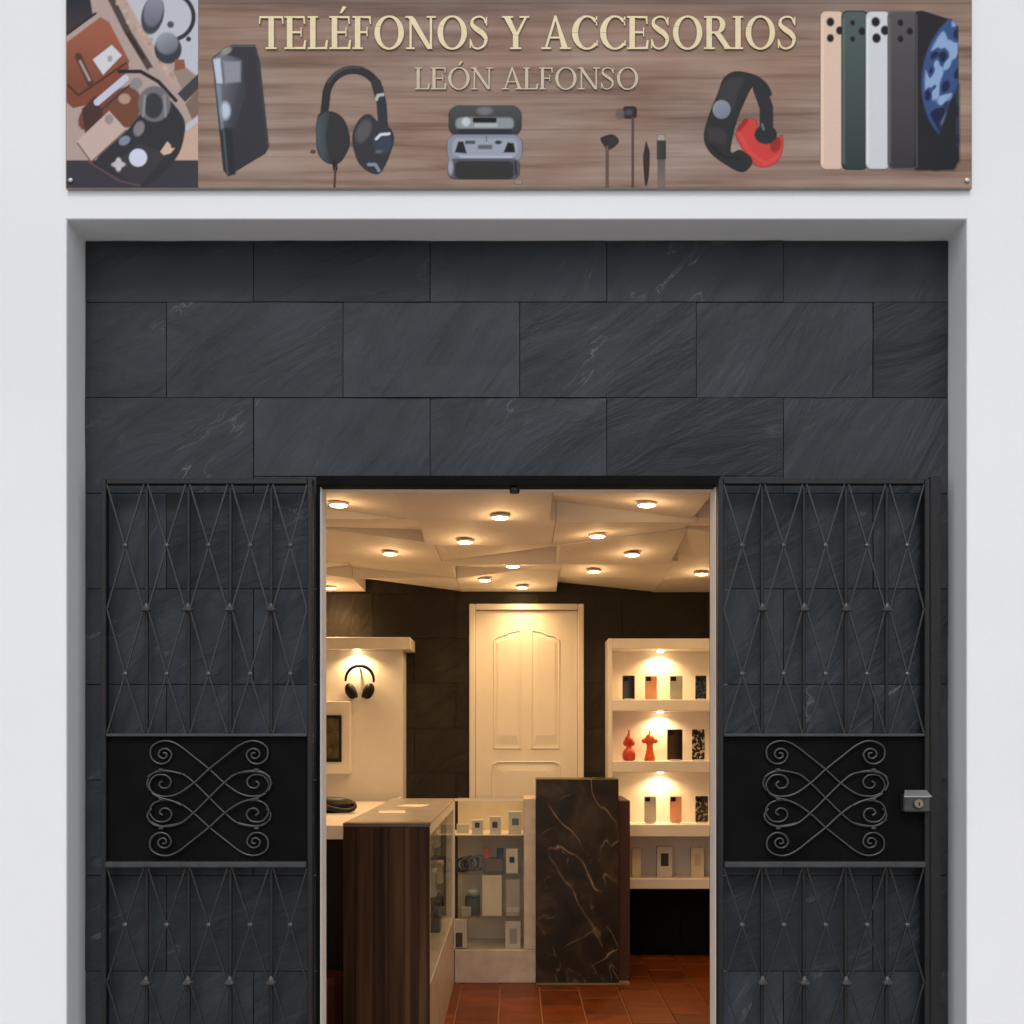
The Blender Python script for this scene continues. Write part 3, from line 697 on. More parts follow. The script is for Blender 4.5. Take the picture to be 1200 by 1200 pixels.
# earbud case
k = Ink(520, 118, 622, 218)
k.put(k.rbox(526, 124, 611, 160, 12), (84, 86, 86), 2.5, col2=(60, 62, 66), g=((560, 126), (560, 158)))
k.put(k.rbox(534, 138, 602, 152, 6), (150, 158, 160), 4); k.put(k.ell(546, 143, 5, 5), (200, 208, 212), 4); k.put(k.rbox(554, 138, 582, 144, 2), (10, 10, 14), 1.6)
k.put(k.rbox(556, 145, 583, 149, 1), (182, 186, 186), 2); k.put(k.rbox(536, 151, 600, 159, 2), (48, 52, 58), 2)
k.put(k.ell(568, 130, 9, 5), (124, 124, 128), 4)
k.put(k.rbox(524, 158, 612, 190, 11), (146, 152, 166), 2.2); k.put(k.rbox(530, 162, 607, 184, 8), (164, 170, 184), 2.5)
k.put(k.poly([(533,179),(537,166),(543,166),(547,180)]), (34, 38, 42), 2); k.put(k.poly([(590,179),(595,167),(602,168),(604,179)]), (20, 24, 30), 2)
k.put(k.rbox(545, 165, 557, 169, 1.5), (84, 88, 100), 2); k.put(k.ell(584, 167, 4, 2.4), (58, 62, 80), 2); k.put(k.rbox(560, 170, 577, 175, 2), (104, 108, 114), 3)
k.put(k.line([(570,160),(570,166)], 1.2), (110, 114, 126), 1.5)
k.put(k.rbox(525, 186, 609, 210, 8), (96, 94, 106), 2.5); k.put(k.rbox(533, 189, 602, 210, 6), (56, 56, 56), 2.5)
k.put(k.ell(528, 196, 3, 9), (168, 168, 180), 3); k.put(k.line([(604,190),(605,204)], 3), (66, 56, 62), 2)
k.put(k.line([(540,184),(600,184)], 2.5), (186, 190, 204), 2); k.put(k.rbox(603, 211, 612, 216, 2), (170, 156, 150), 2.5, 0.8)
k.sheet('printed_earbud_case', 0.0012)
# wired earphones
k = Ink(698, 116, 800, 220)
k.put(k.rbox(730, 125, 746, 139, 4), (52, 46, 52), 2.2); k.put(k.ell(737, 132, 4, 3.5), (92, 88, 92), 2.5)
k.put(k.ell(727, 134, 5, 6), (128, 118, 116), 4, 0.6)
k.put(k.line([(741.5,138),(741.5,222)], 2.2), (104, 84, 78), 2)
k.put(k.sp([(704,164),(708,160),(718,158),(725,165),(720,172),(712,175)]), (60, 52, 52), 2.2); k.put(k.ell(717, 166, 5, 6), (56, 58, 58), 2)
k.put(k.line([(711.5,172),(711.5,222)], 2.8), (112, 94, 86), 2)
k.sheet('printed_earphones', 0.0012)
k = Ink(750, 150, 786, 220)
k.put(k.sp([(756,172),(757,166),(759,172),(761,180),(760,206),(757,218),(755,206),(754,184)]), (66, 50, 46), 2)
k.put(k.rbox(770, 158, 779, 165, 1), (176, 164, 154), 2); k.put(k.rbox(770, 165, 780, 187, 1), (76, 74, 72), 1.8, col2=(58, 60, 60), g=((770, 170), (780, 170)))
k.put(k.rbox(771, 187, 779, 222, 1), (116, 106, 102), 2.5, 0.8, col2=(144, 128, 120), g=((775, 188), (775, 215)))
k.sheet('printed_cable_plugs', 0.0014)
# fitness band
k = Ink(820, 80, 924, 212)
k.put(k.sp([(862,158),(876,140),(886,142),(890,156),(905,170),(916,158),(917,176),(908,192),(892,196),(880,188)]), (208, 76, 74), 2.2)
k.put(k.ell(909, 170, 6, 9, 20), (160, 56, 50), 3); k.put(k.line([(866,156),(878,178),(896,192),(912,184)], 4), (222, 92, 90), 3, 0.7)
k.put(k.line([(866,152),(874,142)], 5), (168, 48, 52), 2.5)
k.put(k.line([(890,104),(898,126),(898,150)], 15), (56, 54, 60), 2)
k.put(k.sp([(842,108),(848,92),(862,84),(884,88),(898,98),(904,112),(890,110),(882,102),(872,120),(862,146),(856,178),(868,176),(882,188),(870,202),(846,190),(830,176),(825,158),(832,132)]), (52, 54, 56), 2.2)
k.put(k.sp([(842,110),(852,94),(872,92),(866,106),(858,130),(846,122)]), (68, 68, 70), 4)
k.put(k.poly([(828,150),(846,150),(852,160),(850,170),(830,164)]), (72, 66, 68), 4); k.put(k.ell(897, 158, 13, 11), (50, 54, 58), 2.2)
k.put(k.line([(893,146),(895,152)], 2.5), (116, 124, 124), 2)
k.put(k.ell(845.5, 128.5, 10.5, 11), (150, 154, 168), 2, col2=(130, 134, 148), g=((840, 120), (850, 140)))
k.put(k.line([(832,170),(848,184),(866,186)], 3), (38, 42, 42), 3)
k.sheet('printed_fitness_band', 0.0012)
# five phones, each printed one behind the next
def phone(x0, y0, x1, y1, c, c2, lens, off, edge=None):
    k = Ink(x0-3, y0-3, x1+3, y1+3)
    k.put(k.rbox(x0, y0, x1, y1, 7), edge or c2, 1.6); k.put(k.rbox(x0+1.2, y0+1.2, x1-1.2, y1-1.2, 6), c, 2.5, col2=c2, g=((x0, y0), (x0, y1)))
    k.put(k.line([(x0+2.5, y0+10), (x0+2.5, y1-8)], 2.5), tuple(min(255, v+24) for v in c), 3, 0.6)
    for lx, ly, r in lens: k.put(k.ell(lx, ly, r, r*1.15), (34, 30, 34), 2.4)
    k.sheet('printed_phone', off)
phone(961, 13, 989, 199, (226, 200, 182), (222, 196, 180), [(973, 26, 4.6), (973, 45, 4.2), (984, 36, 4.4)], 0.0012, (196, 168, 150))
phone(986, 13, 1017, 199, (92, 106, 104), (58, 72, 70), [(999, 27, 2.8), (999, 46, 2.8), (1010, 37, 4)], 0.0014, (40, 52, 52))
phone(1014, 13, 1043, 199, (214, 216, 220), (210, 214, 218), [(1026, 26, 5), (1027, 45, 5), (1037, 36, 5)], 0.0016, (150, 152, 158))
phone(1040, 13, 1075, 199, (98, 94, 96), (66, 64, 70), [(1055, 27, 3.4), (1055, 46, 3.4), (1066, 37, 3.6)], 0.0018, (120, 118, 122))
k = Ink(1068, 8, 1126, 204, 1.1)
body = k.poly([(1073,14),(1080,13),(1116,24),(1122,32),(1123,188),(1117,198),(1073,199)])
k.put(body, (44, 42, 46), 2)
arc = k.ell(1143, 92, 63, 84, 8); inner = k.ell(1150, 120, 40, 70, 22)
n1 = np.zeros_like(k.X)
for q_ in range(70):
    cx_, cy_, rr_ = rng.uniform(1078, 1126), rng.uniform(16, 196), rng.uniform(3, 8)
    n1 += rng.choice([-1, 1])*1.1*np.exp(-(((k.X-cx_)*0.95+(k.Y-cy_)*0.25)**2*1.9+((k.Y-cy_)*0.8)**2)/(rr_*rr_))
k.put(np.maximum(arc, body), (66, 92, 140), 3)
k.put(np.maximum(np.maximum(arc+4, body), -(n1-0.35)*8), (160, 184, 220), 4, 0.85)
k.put(np.maximum(np.maximum(arc+3, body), (n1+0.4)*8), (20, 32, 66), 4, 0.9)
k.put(np.maximum(k.poly([(1124,100),(1112,118),(1100,150),(1094,200),(1124,200)]), body), (42, 44, 50), 10)
k.put(np.maximum(k.poly([(1080,150),(1096,170),(1100,204),(1070,204)]), body), (46, 46, 52), 10, 0.7)
k.put(k.line([(1074,18),(1074,196)], 1.6), (96, 94, 98), 1.6)
k.sheet('printed_phone', 0.0020)

# ---- serif lettering, drawn stroke by stroke
def arc_poly(cx, cy, ro, rO, ri, rI, a0, a1, n=20, ofs=0.0):
    o_, i_ = [], []
    for q in range(n+1):
        a = rad(a0+(a1-a0)*q/n); o_.append((cx+ro*math.cos(a), cy+rO*math.sin(a))); i_.append((cx+ofs+ri*math.cos(a), cy+rI*math.sin(a)))
    return [[o_[q], o_[q+1], i_[q+1], i_[q]] for q in range(n)]
def R_(x0, y0, x1, y1): return [[(x0, y0), (x1, y0), (x1, y1), (x0, y1)]]
def strokev(pts, ws):
    out_ = []; n = len(pts); L_, R2 = [], []
    for i in range(n):
        a = pts[max(0, i-1)]; b = pts[min(n-1, i+1)]; dx, dy = b[0]-a[0], b[1]-a[1]; l = math.hypot(dx, dy) or 1
        nx_, ny_ = -dy/l*ws[i]/2, dx/l*ws[i]/2; L_.append((pts[i][0]+nx_, pts[i][1]+ny_)); R2.append((pts[i][0]-nx_, pts[i][1]-ny_))
    return [[L_[i], L_[i+1], R2[i+1], R2[i]] for i in range(n-1)]
def glyph(ch, W, t=0.07, sf=0.05):
    """returns advance width and quads; W thick stroke, t thin stroke"""
    s = sf
    def serif(xc, y, w_): return R_(xc-w_/2, y if y < 0.5 else 1-s, xc+w_/2, s if y < 0.5 else 1)
    ac = ch in 'ÉÓ'; ch = {'É': 'E', 'Ó': 'O'}.get(ch, ch); q = []
    if ch == 'I': adv = 0.36; q += R_(0.18-W/2, s, 0.18+W/2, 1-s) + serif(0.18, 0, W+0.14) + serif(0.18, 1, W+0.14)
    elif ch == 'T':
        adv = 0.74; q += R_(0.37-W/2, s, 0.37+W/2, 1-t) + R_(0.03, 1-t, 0.71, 1) + serif(0.37, 0, W+0.16)
        q += [[(0.03, 1-t), (0.075, 1-t), (0.045, 0.76), (0.02, 0.76)], [(0.665, 1-t), (0.71, 1-t), (0.72, 0.76), (0.695, 0.76)]]
    elif ch in 'ELF':
        adv = {'E': 0.66, 'L': 0.62, 'F': 0.6}[ch]; r = adv-0.05
        q += R_(0.08, s, 0.08+W, 1-s) + R_(0.01, 0, 0.08+W+0.07, s) + R_(0.01, 1-s, 0.08+W+0.07, 1)
        if ch in 'EL': q += R_(0.08+W+0.07, 0, r, t) + [[(r, 0), (r, t), (r+0.02, 0.27), (r-0.03, 0.27), (r-0.07, t), (r-0.07, 0)][1:5]]
        if ch in 'EF': q += R_(0.08+W+0.07, 1-t, r-0.02, 1) + [[(r-0.02, 1-t), (r-0.07, 1-t), (r-0.045, 0.76), (r-0.01, 0.76)]]; q += R_(0.08+W, 0.48, r-0.12, 0.48+t) + R_(r-0.14, 0.38, r-0.11, 0.66)
    elif ch == 'O': adv = 0.92; q += arc_poly(0.46, 0.5, 0.42, 0.52, 0.42-W, 0.52-t*0.9, 0, 360, 32)
    elif ch == 'C':
        adv = 0.80; q += arc_poly(0.46, 0.5, 0.42, 0.52, 0.42-W, 0.52-t*0.9, 42, 318, 28, 0.02)
        q += R_(0.72, 0.72, 0.76, 0.99) + R_(0.74, 0.10, 0.775, 0.26)
    elif ch == 'N':
        adv = 0.88; q += R_(0.12, s, 0.12+t, 1-s) + R_(0.70, 0.0, 0.70+t, 1-s) + serif(0.14, 0, 0.25) + R_(0.61, 1-s, 0.87, 1) + R_(0.0, 1-s, 0.22, 1)
        q += [[(0.08, 1-s), (0.08+W*1.15, 1-s), (0.77, 0.0), (0.77-W*0.9, 0.0)]]
    elif ch == 'Y':
        adv = 0.78; q += R_(0.39-W/2, s, 0.39+W/2, 0.46) + serif(0.39, 0, W+0.16) + R_(0.0, 1-s, 0.32, 1) + R_(0.50, 1-s, 0.78, 1)
        q += [[(0.06, 1-s), (0.06+W*1.15, 1-s), (0.39+W/2, 0.40), (0.39-W/2, 0.44)], [(0.64, 1-s), (0.64+t*1.1, 1-s), (0.39+W/2, 0.42), (0.39+W/2-t*1.3, 0.44)]]
    elif ch == 'A':
        adv = 0.84; q += [[(0.11, s), (0.11+t, s), (0.41, 0.86), (0.38, 1.02)], [(0.38, 1.02), (0.43, 1.02), (0.76, s), (0.76-W*1.15, s)]]
        q += R_(0.24, 0.32, 0.60, 0.32+t*0.9) + R_(0.0, 0, 0.27, s) + R_(0.53, 0, 0.84, s)
    elif ch == 'R':
        adv = 0.80; q += R_(0.08, s, 0.08+W, 1-s) + R_(0.01, 0, 0.08+W+0.08, s) + R_(0.01, 1-s, 0.08+W, 1)
        q += R_(0.08+W, 1-t, 0.36, 1) + R_(0.08+W, 0.47, 0.36, 0.47+t) + arc_poly(0.36, 0.735, 0.26, 0.265, 0.26-W, 0.265-t, -90, 90, 14)
        q += [[(0.30, 0.48), (0.30+W*1.2, 0.48), (0.76, s), (0.76-W*1.1, s)]] + R_(0.58, 0, 0.83, s)
    elif ch == 'S':
        adv = 0.62
        pts = catmull([(0.50, 0.78), (0.44, 0.93), (0.29, 0.985), (0.13, 0.90), (0.11, 0.74), (0.24, 0.60), (0.40, 0.48), (0.50, 0.30), (0.44, 0.10), (0.28, 0.015), (0.13, 0.07), (0.07, 0.25)], 4)
        n = len(pts); ws = [t*0.8 + (W*1.0-t*0.8)*math.exp(-((i/(n-1)-0.5)/0.17)**2) for i in range(n)]
        q += strokev(pts, ws) + R_(0.50, 0.72, 0.535, 0.97) + R_(0.04, 0.03, 0.075, 0.30)
    if ac:
        xa = 0.34 if ch == 'E' else 0.46
        q += [[(xa-0.03, 1.09), (xa+0.03, 1.09), (xa+0.16, 1.28), (xa+0.05, 1.30)]]
    return adv, q
def lettering(text, x0, x1, ytop, ybase, W, t, mat, depth):
    adv = 0; space = 0.34
    for ch in text: adv += space if ch == ' ' else glyph(ch, W, t)[0]
    h = ybase-ytop; kx = (x1-x0)/adv; x = x0
    for ch in text:
        if ch == ' ': x += space*kx; continue
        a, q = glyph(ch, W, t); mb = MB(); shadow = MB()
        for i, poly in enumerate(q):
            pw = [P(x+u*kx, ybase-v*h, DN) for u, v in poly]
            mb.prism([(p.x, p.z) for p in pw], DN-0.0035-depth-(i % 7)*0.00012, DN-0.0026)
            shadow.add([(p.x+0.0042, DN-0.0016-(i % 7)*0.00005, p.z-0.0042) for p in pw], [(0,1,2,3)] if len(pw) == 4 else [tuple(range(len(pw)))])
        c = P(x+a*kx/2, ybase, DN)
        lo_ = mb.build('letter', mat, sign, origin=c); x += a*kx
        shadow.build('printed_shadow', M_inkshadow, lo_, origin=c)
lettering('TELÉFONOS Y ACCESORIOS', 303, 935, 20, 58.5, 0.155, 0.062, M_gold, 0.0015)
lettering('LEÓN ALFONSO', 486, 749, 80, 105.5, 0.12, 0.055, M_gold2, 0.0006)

# ================================================================== THE SHOP INSIDE
RX0, RX1 = -2.0, 2.05
struct(MB().box(RX0-0.15, RX1+0.15, DI, DB+0.15, -0.2, -0.012).build('floor_screed', M_grout))
fl = bpy.data.objects.new('floor', None); COL.objects.link(fl); fl.location = (0, DI, 0); struct(fl)
random.seed(11)
TW, TL = 0.251, 0.41
tile_me = MB().box(-TW/2+0.004, TW/2-0.004, -TL/2+0.004, TL/2-0.004, -0.012, 0.0, bev=0.003).mesh('tile', M_terra)
ix = 0
xg = wx(634, 2080/(1178-865)) # a grout line read from the photograph
kx0 = int((RX0-xg)/TW)-1
for i in range(kx0, kx0+20):
    xa, xb = xg+i*TW, xg+(i+1)*TW
    if xb > RX1+0.02 or xa < RX0-0.02: continue
    y = DI + (0.0 if i % 2 else TL/2) + 0.23
    y -= TL
    while y < DB:
        yc = y+TL/2
        if yc-TL/2 > DI-0.02 and yc+TL/2 < DB+0.02: inst('tile', tile_me, ((xa+xb)/2, yc, random.uniform(-0.0006, 0.0006)), fl)
        else:
            ya, yb = max(y, DI), min(y+TL, DB)
            if yb-ya > 0.03: MB().box(xa+0.004, xb-0.004, ya+0.004, yb-0.004, -0.012, 0, bev=0.003).build('tile', M_terra, fl, origin=((xa+xb)/2, (ya+yb)/2, 0))
        y += TL
struct(MB().box(RX0-0.15, RX0, DI, DB+0.15, -0.012, 3.0).build('left_wall', M_wallin))
struct(MB().box(RX1, RX1+0.15, DI, DB+0.15, -0.012, 3.0).build('right_wall', M_wallin))
struct(MB().box(RX0-0.15, JX0-0.06, DI+0.0, DI+0.10, -0.012, 3.0).build('front_wall', M_wallin))
struct(MB().box(JX1+0.06, RX1+0.15, DI+0.0, DI+0.10, -0.012, 3.0).build('front_wall', M_wallin))
struct(MB().box(JX0-0.0599, JX1+0.0599, DI+0.0005, DI+0.10, JZ+0.06, 3.0).build('front_wall', M_wallin))
struct(MB().box(RX0-0.15, RX1+0.15, DI-0.0, DB+0.15, 3.0, 3.1).build('roof_slab', M_wallin))
bw = thing('back_wall', (0, DB, 0), 'dark slate tiled back wall of the shop behind the white door', 'wall')
MB().box(RX0, RX1, DB+0.012, DB+0.15, -0.012, 2.998).build('mortar_bed', M_joint, bw)
for r in range(9):
    za, zb = r*0.335, min((r+1)*0.335, 2.99)
    x = RX0 - (0.31 if r % 2 else 0)
    while x < RX1:
        xa, xb = max(x, RX0), min(x+0.62, RX1)
        if xb-xa > 0.03: slate_piece(xa, xb, za, zb, DB, bw, M_slate_in)
        x += 0.62

# ---- sculpted ceiling of twisted square panels
ceil = bpy.data.objects.new('ceiling', None); COL.objects.link(ceil); ceil.location = (0, DI, CEIL); struct(ceil)
CP = 0.71; CQ = 0.68
rows = 7
rs = np.random.default_rng(14)
patt = {}
def row_off(j): return [0, 0, -0.05, -0.1, -0.13, -0.13, -0.1][j]
for j in range(rows):
    for i in range(-4, 4):
        kind = rs.integers(0, 4); up = 0.095; c_ = [0, 0, 0, 0]
        c_[kind] = up
        if rs.random() < 0.35: c_[(kind+1) % 4] = up*0.75
        lift = rs.random()*0.02
        patt[(i, j)] = [v+lift for v in c_]
def ceil_cell(x, d):
    j = int((DB-0.012-d)/CQ); j = max(0, min(rows-1, j)); xo = 0.299+row_off(j); i = math.floor((x-xo)/CP)
    return i, j, (x-xo)/CP-i, (DB-0.012-d)/CQ-j
def ceil_z(x, d):
    i, j, u, v = ceil_cell(x, d); a, b, c, e = patt.get((i, j), [0]*4)
    su, sv = u, v
    return CEIL - 0.03 + (a*(1-su)*(1-sv)+b*su*(1-sv)+c*su*sv+e*(1-su)*sv)
for (i, j), cs in patt.items():
    xo = 0.299+row_off(j); xa, xb = max(xo+i*CP, RX0), min(xo+(i+1)*CP, RX1); db = DB-0.012-j*CQ; da = max(db-CQ, DI+0.1)
    if xb-xa < 0.03 or db-da < 0.03: continue
    n = 6; vs_ = []; fs_ = []
    g_ = 0.0015
    for q in range(n+1):
        for p_ in range(n+1):
            x = xa+g_+(xb-xa-2*g_)*p_/n; d = db-g_-(db-da-2*g_)*q/n
            u = (x-(xo+i*CP))/CP; v = (db-d)/CQ
            z = CEIL-0.03+(cs[0]*(1-u)*(1-v)+cs[1]*u*(1-v)+cs[2]*u*v+cs[3]*(1-u)*v)
            vs_.append((x, d, z))
    for q in range(n):
        for p_ in range(n): a = q*(n+1)+p_; fs_.append((a, a+n+1, a+n+2, a+1))
    ring = list(range(n+1))+[q*(n+1)+n for q in range(1, n+1)]+[n*(n+1)+p_ for p_ in range(n-1, -1, -1)]+[q*(n+1) for q in range(n-1, 0, -1)]
    o = len(vs_)
    for r in ring: vs_.append((vs_[r][0], vs_[r][1], CEIL+0.13))
    nn = len(ring)
    for q in range(nn): fs_.append((ring[q], ring[(q+1) % nn], o+(q+1) % nn, o+q))
    MB().add(vs_, fs_).build('ceiling_panel', M_ceil, ceil, origin=((xa+xb)/2, (da+db)/2, CEIL))

# ---- recessed downlights
DL = [(397,588),(758,588),(586,603),(545,632),(700,625),(457,646),(601,655),(741,647),(568,671),(696,667),(612,686),(822,670),(387,687)]
places = ['at the front left corner of the ceiling','at the front right of the ceiling','centre front, second from the doorway','below and left of the centre front one','right of centre in the second row',
 'on the left, in the middle of the ceiling','at the centre of the ceiling','on the right, in the middle of the ceiling','left of centre near the back wall','right of centre near the back wall',
 'rearmost, just above the white door','on the far right near the back','on the far left above the headphone panel']
trim_me = MB().lathe([(0.030, 0.004), (0.036, -0.001), (0.043, -0.005), (0.046, -0.003), (0.047, 0.006), (0.030, 0.008)], (0,0,0), 24).mesh('trim_ring', M_white)
lens_me = MB().lathe([(0.033, 0.004), (0.039, -0.007), (0.030, -0.010)], (0,0,0), 20).mesh('lens', M_glow)
def downlight(x, d, label, energy, z=None):
    z = min(ceil_z(x+a_, d+b_) for a_ in (-0.06, 0, 0.06) for b_ in (-0.06, 0, 0.06))-0.002 if z is None else z
    t = thing('downlight', (x, d, z-0.004), label, 'ceiling light', 'recessed downlights in the shop ceiling')
    inst('trim_ring', trim_me, (x, d, z-0.004), t); inst('lens', lens_me, (x, d, z-0.004), t)
    ld = bpy.data.lights.new('lamp', 'SPOT'); ld.energy = energy; ld.color = WARM; ld.spot_size = rad(150); ld.spot_blend = 0.9; ld.shadow_soft_size = 0.035
    lo = bpy.data.objects.new('lamp', ld); COL.objects.link(lo); lo.parent = t; lo.location = (0, 0, -0.02)
    ceil_fill = bpy.data.lights.new('lamp', 'POINT'); ceil_fill.energy = energy*0.038; ceil_fill.color = WARM; ceil_fill.shadow_soft_size = 0.03  # added weak point fill under the lens, brightens the ceiling
    lo = bpy.data.objects.new('lamp', ceil_fill); COL.objects.link(lo); lo.parent = t; lo.location = (0, 0, -0.08)
E_DL = 19.5
for (x, y), pl in zip(DL, places):
    d = (CEIL-EYE)*F/(PY-y)
    for _ in range(8): d = 0.5*d + 0.5*(ceil_z(wx(x, d), min(d, DB-0.05))-EYE)*F/(PY-y)
    d = min(d, DB-0.15)
    downlight(wx(x, d), d, 'small round warm downlight ' + pl, E_DL)

# ---- white panelled door in the back wall
D1 = DB-0.03
dr = thing('panel_door', (wx(617, D1), D1, 0), 'cream white panelled door closed in the back wall', 'door')
fx0, fx1, ftop = wx(550, D1), wx(684, D1), wz(708, D1); fw_ = 0.045
MB().box(fx0, fx0+fw_, D1-0.03, DB-0.002, 0, ftop, bev=0.006).build('door_frame', M_door, dr)
MB().box(fx1-fw_, fx1, D1-0.03, DB-0.002, 0, ftop, bev=0.006).build('door_frame', M_door, dr)
MB().box(fx0+fw_+0.0005, fx1-fw_-0.0005, D1-0.03, DB-0.002, ftop-fw_, ftop, bev=0.006).build('door_frame', M_door, dr)
DLf = D1+0.006
leaf = MB().box(fx0+fw_+0.003, fx1-fw_-0.003, DLf, DB-0.004, 0.005, ftop-fw_-0.004).build('leaf', M_door, dr)
def panel(pts):
    pw = [(wx(x, DLf), wz(y, DLf)) for x, y in pts]; cx = sum(p[0] for p in pw)/len(pw); cz = sum(p[1] for p in pw)/len(pw)
    MB().tube([(x, DLf-0.002, z) for x, z in pw], 0.006, 6, closed=True).build('moulding', M_door, leaf)
    sh = [(cx+(x-cx)*0.88, cz+(z-cz)*0.95) for x, z in pw]; sh2 = [(cx+(x-cx)*0.66, cz+(z-cz)*0.84) for x, z in pw]
    n = len(pw); vs_ = [(x, DLf-0.0005, z) for x, z in sh]+[(x, DLf-0.007, z) for x, z in sh2]
    MB().add(vs_, [(i, (i+1) % n, n+(i+1) % n, n+i) for i in range(n)]+[tuple(range(n, 2*n))]).build('raised_panel', M_door, leaf)
panel([(579,877),(579,750),(584,746),(592,744),(598,741),(610,739),(610,877)])
panel([(623,877),(623,739),(635,741),(641,744),(650,746),(655,750),(655,877)])
panel([(577,1085),(577,896),(584,893),(650,893),(656,896),(656,1085)])
c = (wx(667, DLf), DLf-0.04, wz(975, DLf))
MB().lathe([(0.022, 0.04), (0.022, 0.034), (0.008, 0.03), (0.008, 0.012), (0.024, 0.004), (0.02, -0.008)], (c[0], DLf-0.04, c[2]), 14, 'y').build('knob', M_brass, dr, smooth=True)

# ---- spot for lit shelf bays
def bay_light(parent, x, d, z, energy, name='shelf_light'):
    o = MB().lathe([(0.022, 0.0), (0.026, -0.004), (0.022, -0.010)], (x, d, z), 14).build(name, M_glow, parent)
    ld = bpy.data.lights.new('lamp', 'SPOT'); ld.energy = energy; ld.color = (1.0, 0.64, 0.30); ld.spot_size = rad(150); ld.spot_blend = 0.6; ld.shadow_soft_size = 0.015
    lo = bpy.data.objects.new('lamp', ld); COL.objects.link(lo); lo.parent = o; lo.location = Vector((x, d, z-0.014))-wloc(o)

# ---- right shelf unit
DU = 7.98
su = thing('shelf_unit', (wx(776, DU), DU, wz(1042, DU)), 'white wall-hung shelf unit with lit bays of phone cases', 'shelf')
ux0, ux1 = wx(713, DU), wx(852, DU); ut, ub = wz(748, DU), wz(1042, DU)
BK = DB-0.045
MB().box(ux0+0.028, ux1-0.028, BK, DB-0.003, ub, ut).build('back_panel', M_white, su)
MB().box(ux0, ux0+0.0275, DU, DB-0.003, ub, ut, bev=0.002).build('side_panel', M_white, su)
MB().box(ux1-0.0275, ux1, DU, DB-0.003, ub, ut, bev=0.002).build('side_panel', M_white, su)
def hbar(name, y0, y1, d0=DU, bev=0.003):
    return MB().box(ux0+0.028, ux1-0.028, d0, BK-0.0005, wz(y1, DU), wz(y0, DU), bev=bev).build(name, M_white, su)
hbar('top_board', 748.2, 760, DU+0.002); hbar('shelf', 820, 833, DU+0.002); hbar('shelf', 892, 905, DU+0.002); hbar('shelf', 966, 980, DU-0.03); hbar('bottom_board', 1030, 1041.8, DU+0.002)
xm = wx(776, DU)+0.01
for yy, e in ((760, 10), (833, 8.5), (905, 9.5)):
    bay_light(su, xm, BK-0.075, wz(yy, DU), e)

# phones and cases standing on the shelves
def caseobj(name, x0, x1, y0, ybase, D, zshelf, col, label, cat='phone case', style='phone', group=None, cam_=True, depth=0.012):
    cx = wx((x0+x1)/2, D); wd = (x1-x0)*D/F; hh = (ybase-y0)*D/F
    t = thing(name, (cx, D, zshelf), label, cat, group)
    mat = col
    tilt = 0.12
    me = MB(); me.box(cx-wd/2, cx+wd/2, D, D+depth, zshelf+0.006, zshelf+0.006+hh, bev=min(0.006, wd*0.1))
    b = me.build('case_back' if style != 'box' else 'carton', mat, t)
    if style == 'phone':
        MB().box(cx-wd/2+0.006, cx-wd/2+0.006+wd*0.42, D-0.003, D-0.0003, zshelf+hh-0.034, zshelf+hh-0.002, bev=0.002).build('camera_bump', M_black, b)
        MB().add([(cx-wd*0.35, D-0.012, zshelf), (cx+wd*0.35, D-0.012, zshelf), (cx+wd*0.35, D+0.05, zshelf), (cx-wd*0.35, D+0.05, zshelf),
                  (cx-wd*0.35, D-0.012, zshelf+0.012), (cx+wd*0.35, D-0.012, zshelf+0.012), (cx+wd*0.35, D+0.05, zshelf+0.004), (cx-wd*0.35, D+0.05, zshelf+0.004)],
                 [(0,3,2,1),(4,5,6,7),(0,1,5,4),(1,2,6,5),(2,3,7,6),(3,0,4,7)]).build('stand', plain('clear_stand', (0.6, 0.58, 0.54), 0.2), t)
    return t
def patch_mat(name, c0, c1, scale, cut):
    m_, N_, L_, b2 = newmat(name); tc_ = N_.new('ShaderNodeTexCoord'); nz_ = N_.new('ShaderNodeTexNoise'); nz_.inputs['Scale'].default_value = scale; nz_.inputs['Detail'].default_value = 1
    L_.new(tc_.outputs['Object'], nz_.inputs['Vector']); r_ = ramp(N_, [(cut, c0), (cut+0.02, c1)]); L_.new(nz_.outputs['Fac'], r_.inputs['Fac'])
    L_.new(r_.outputs[0], b2.inputs['Base Color']); b2.inputs['Roughness'].default_value = 0.3; return m_
def grad_mat(name, c0, c1):
    m_, N_, L_, b2 = newmat(name); tc_ = N_.new('ShaderNodeTexCoord'); sx_ = N_.new('ShaderNodeSeparateXYZ'); L_.new(tc_.outputs['Generated'], sx_.inputs[0])
    r_ = ramp(N_, [(0.35, c0), (0.75, c1)]); L_.new(sx_.outputs['X'], r_.inputs['Fac']); L_.new(r_.outputs[0], b2.inputs['Base Color']); b2.inputs['Roughness'].default_value = 0.25; return m_
K_navy = grad_mat('navy_fade', (0.06, 0.07, 0.09), (0.006, 0.008, 0.02)); K_peach = plain('peach_silicone', (0.78, 0.36, 0.22), 0.5); K_sage = plain('sage_silicone', (0.40, 0.42, 0.34), 0.5)
K_blue = patch_mat('blue_black_print', (0.01, 0.012, 0.03), (0.05, 0.10, 0.18), 45, 0.52); K_grey = plain('grey_silicone', (0.48, 0.46, 0.42), 0.5)
K_cow = patch_mat('cow_print', (0.008, 0.008, 0.01), (0.5, 0.42, 0.36), 38, 0.53); K_camo = patch_mat('camouflage_print', (0.03, 0.025, 0.02), (0.30, 0.27, 0.22), 40, 0.55)
K_blk = grad_mat('black_brown_fade', (0.06, 0.03, 0.015), (0.008, 0.006, 0.006)); K_box = plain('white_carton', (0.62, 0.58, 0.52), 0.6)
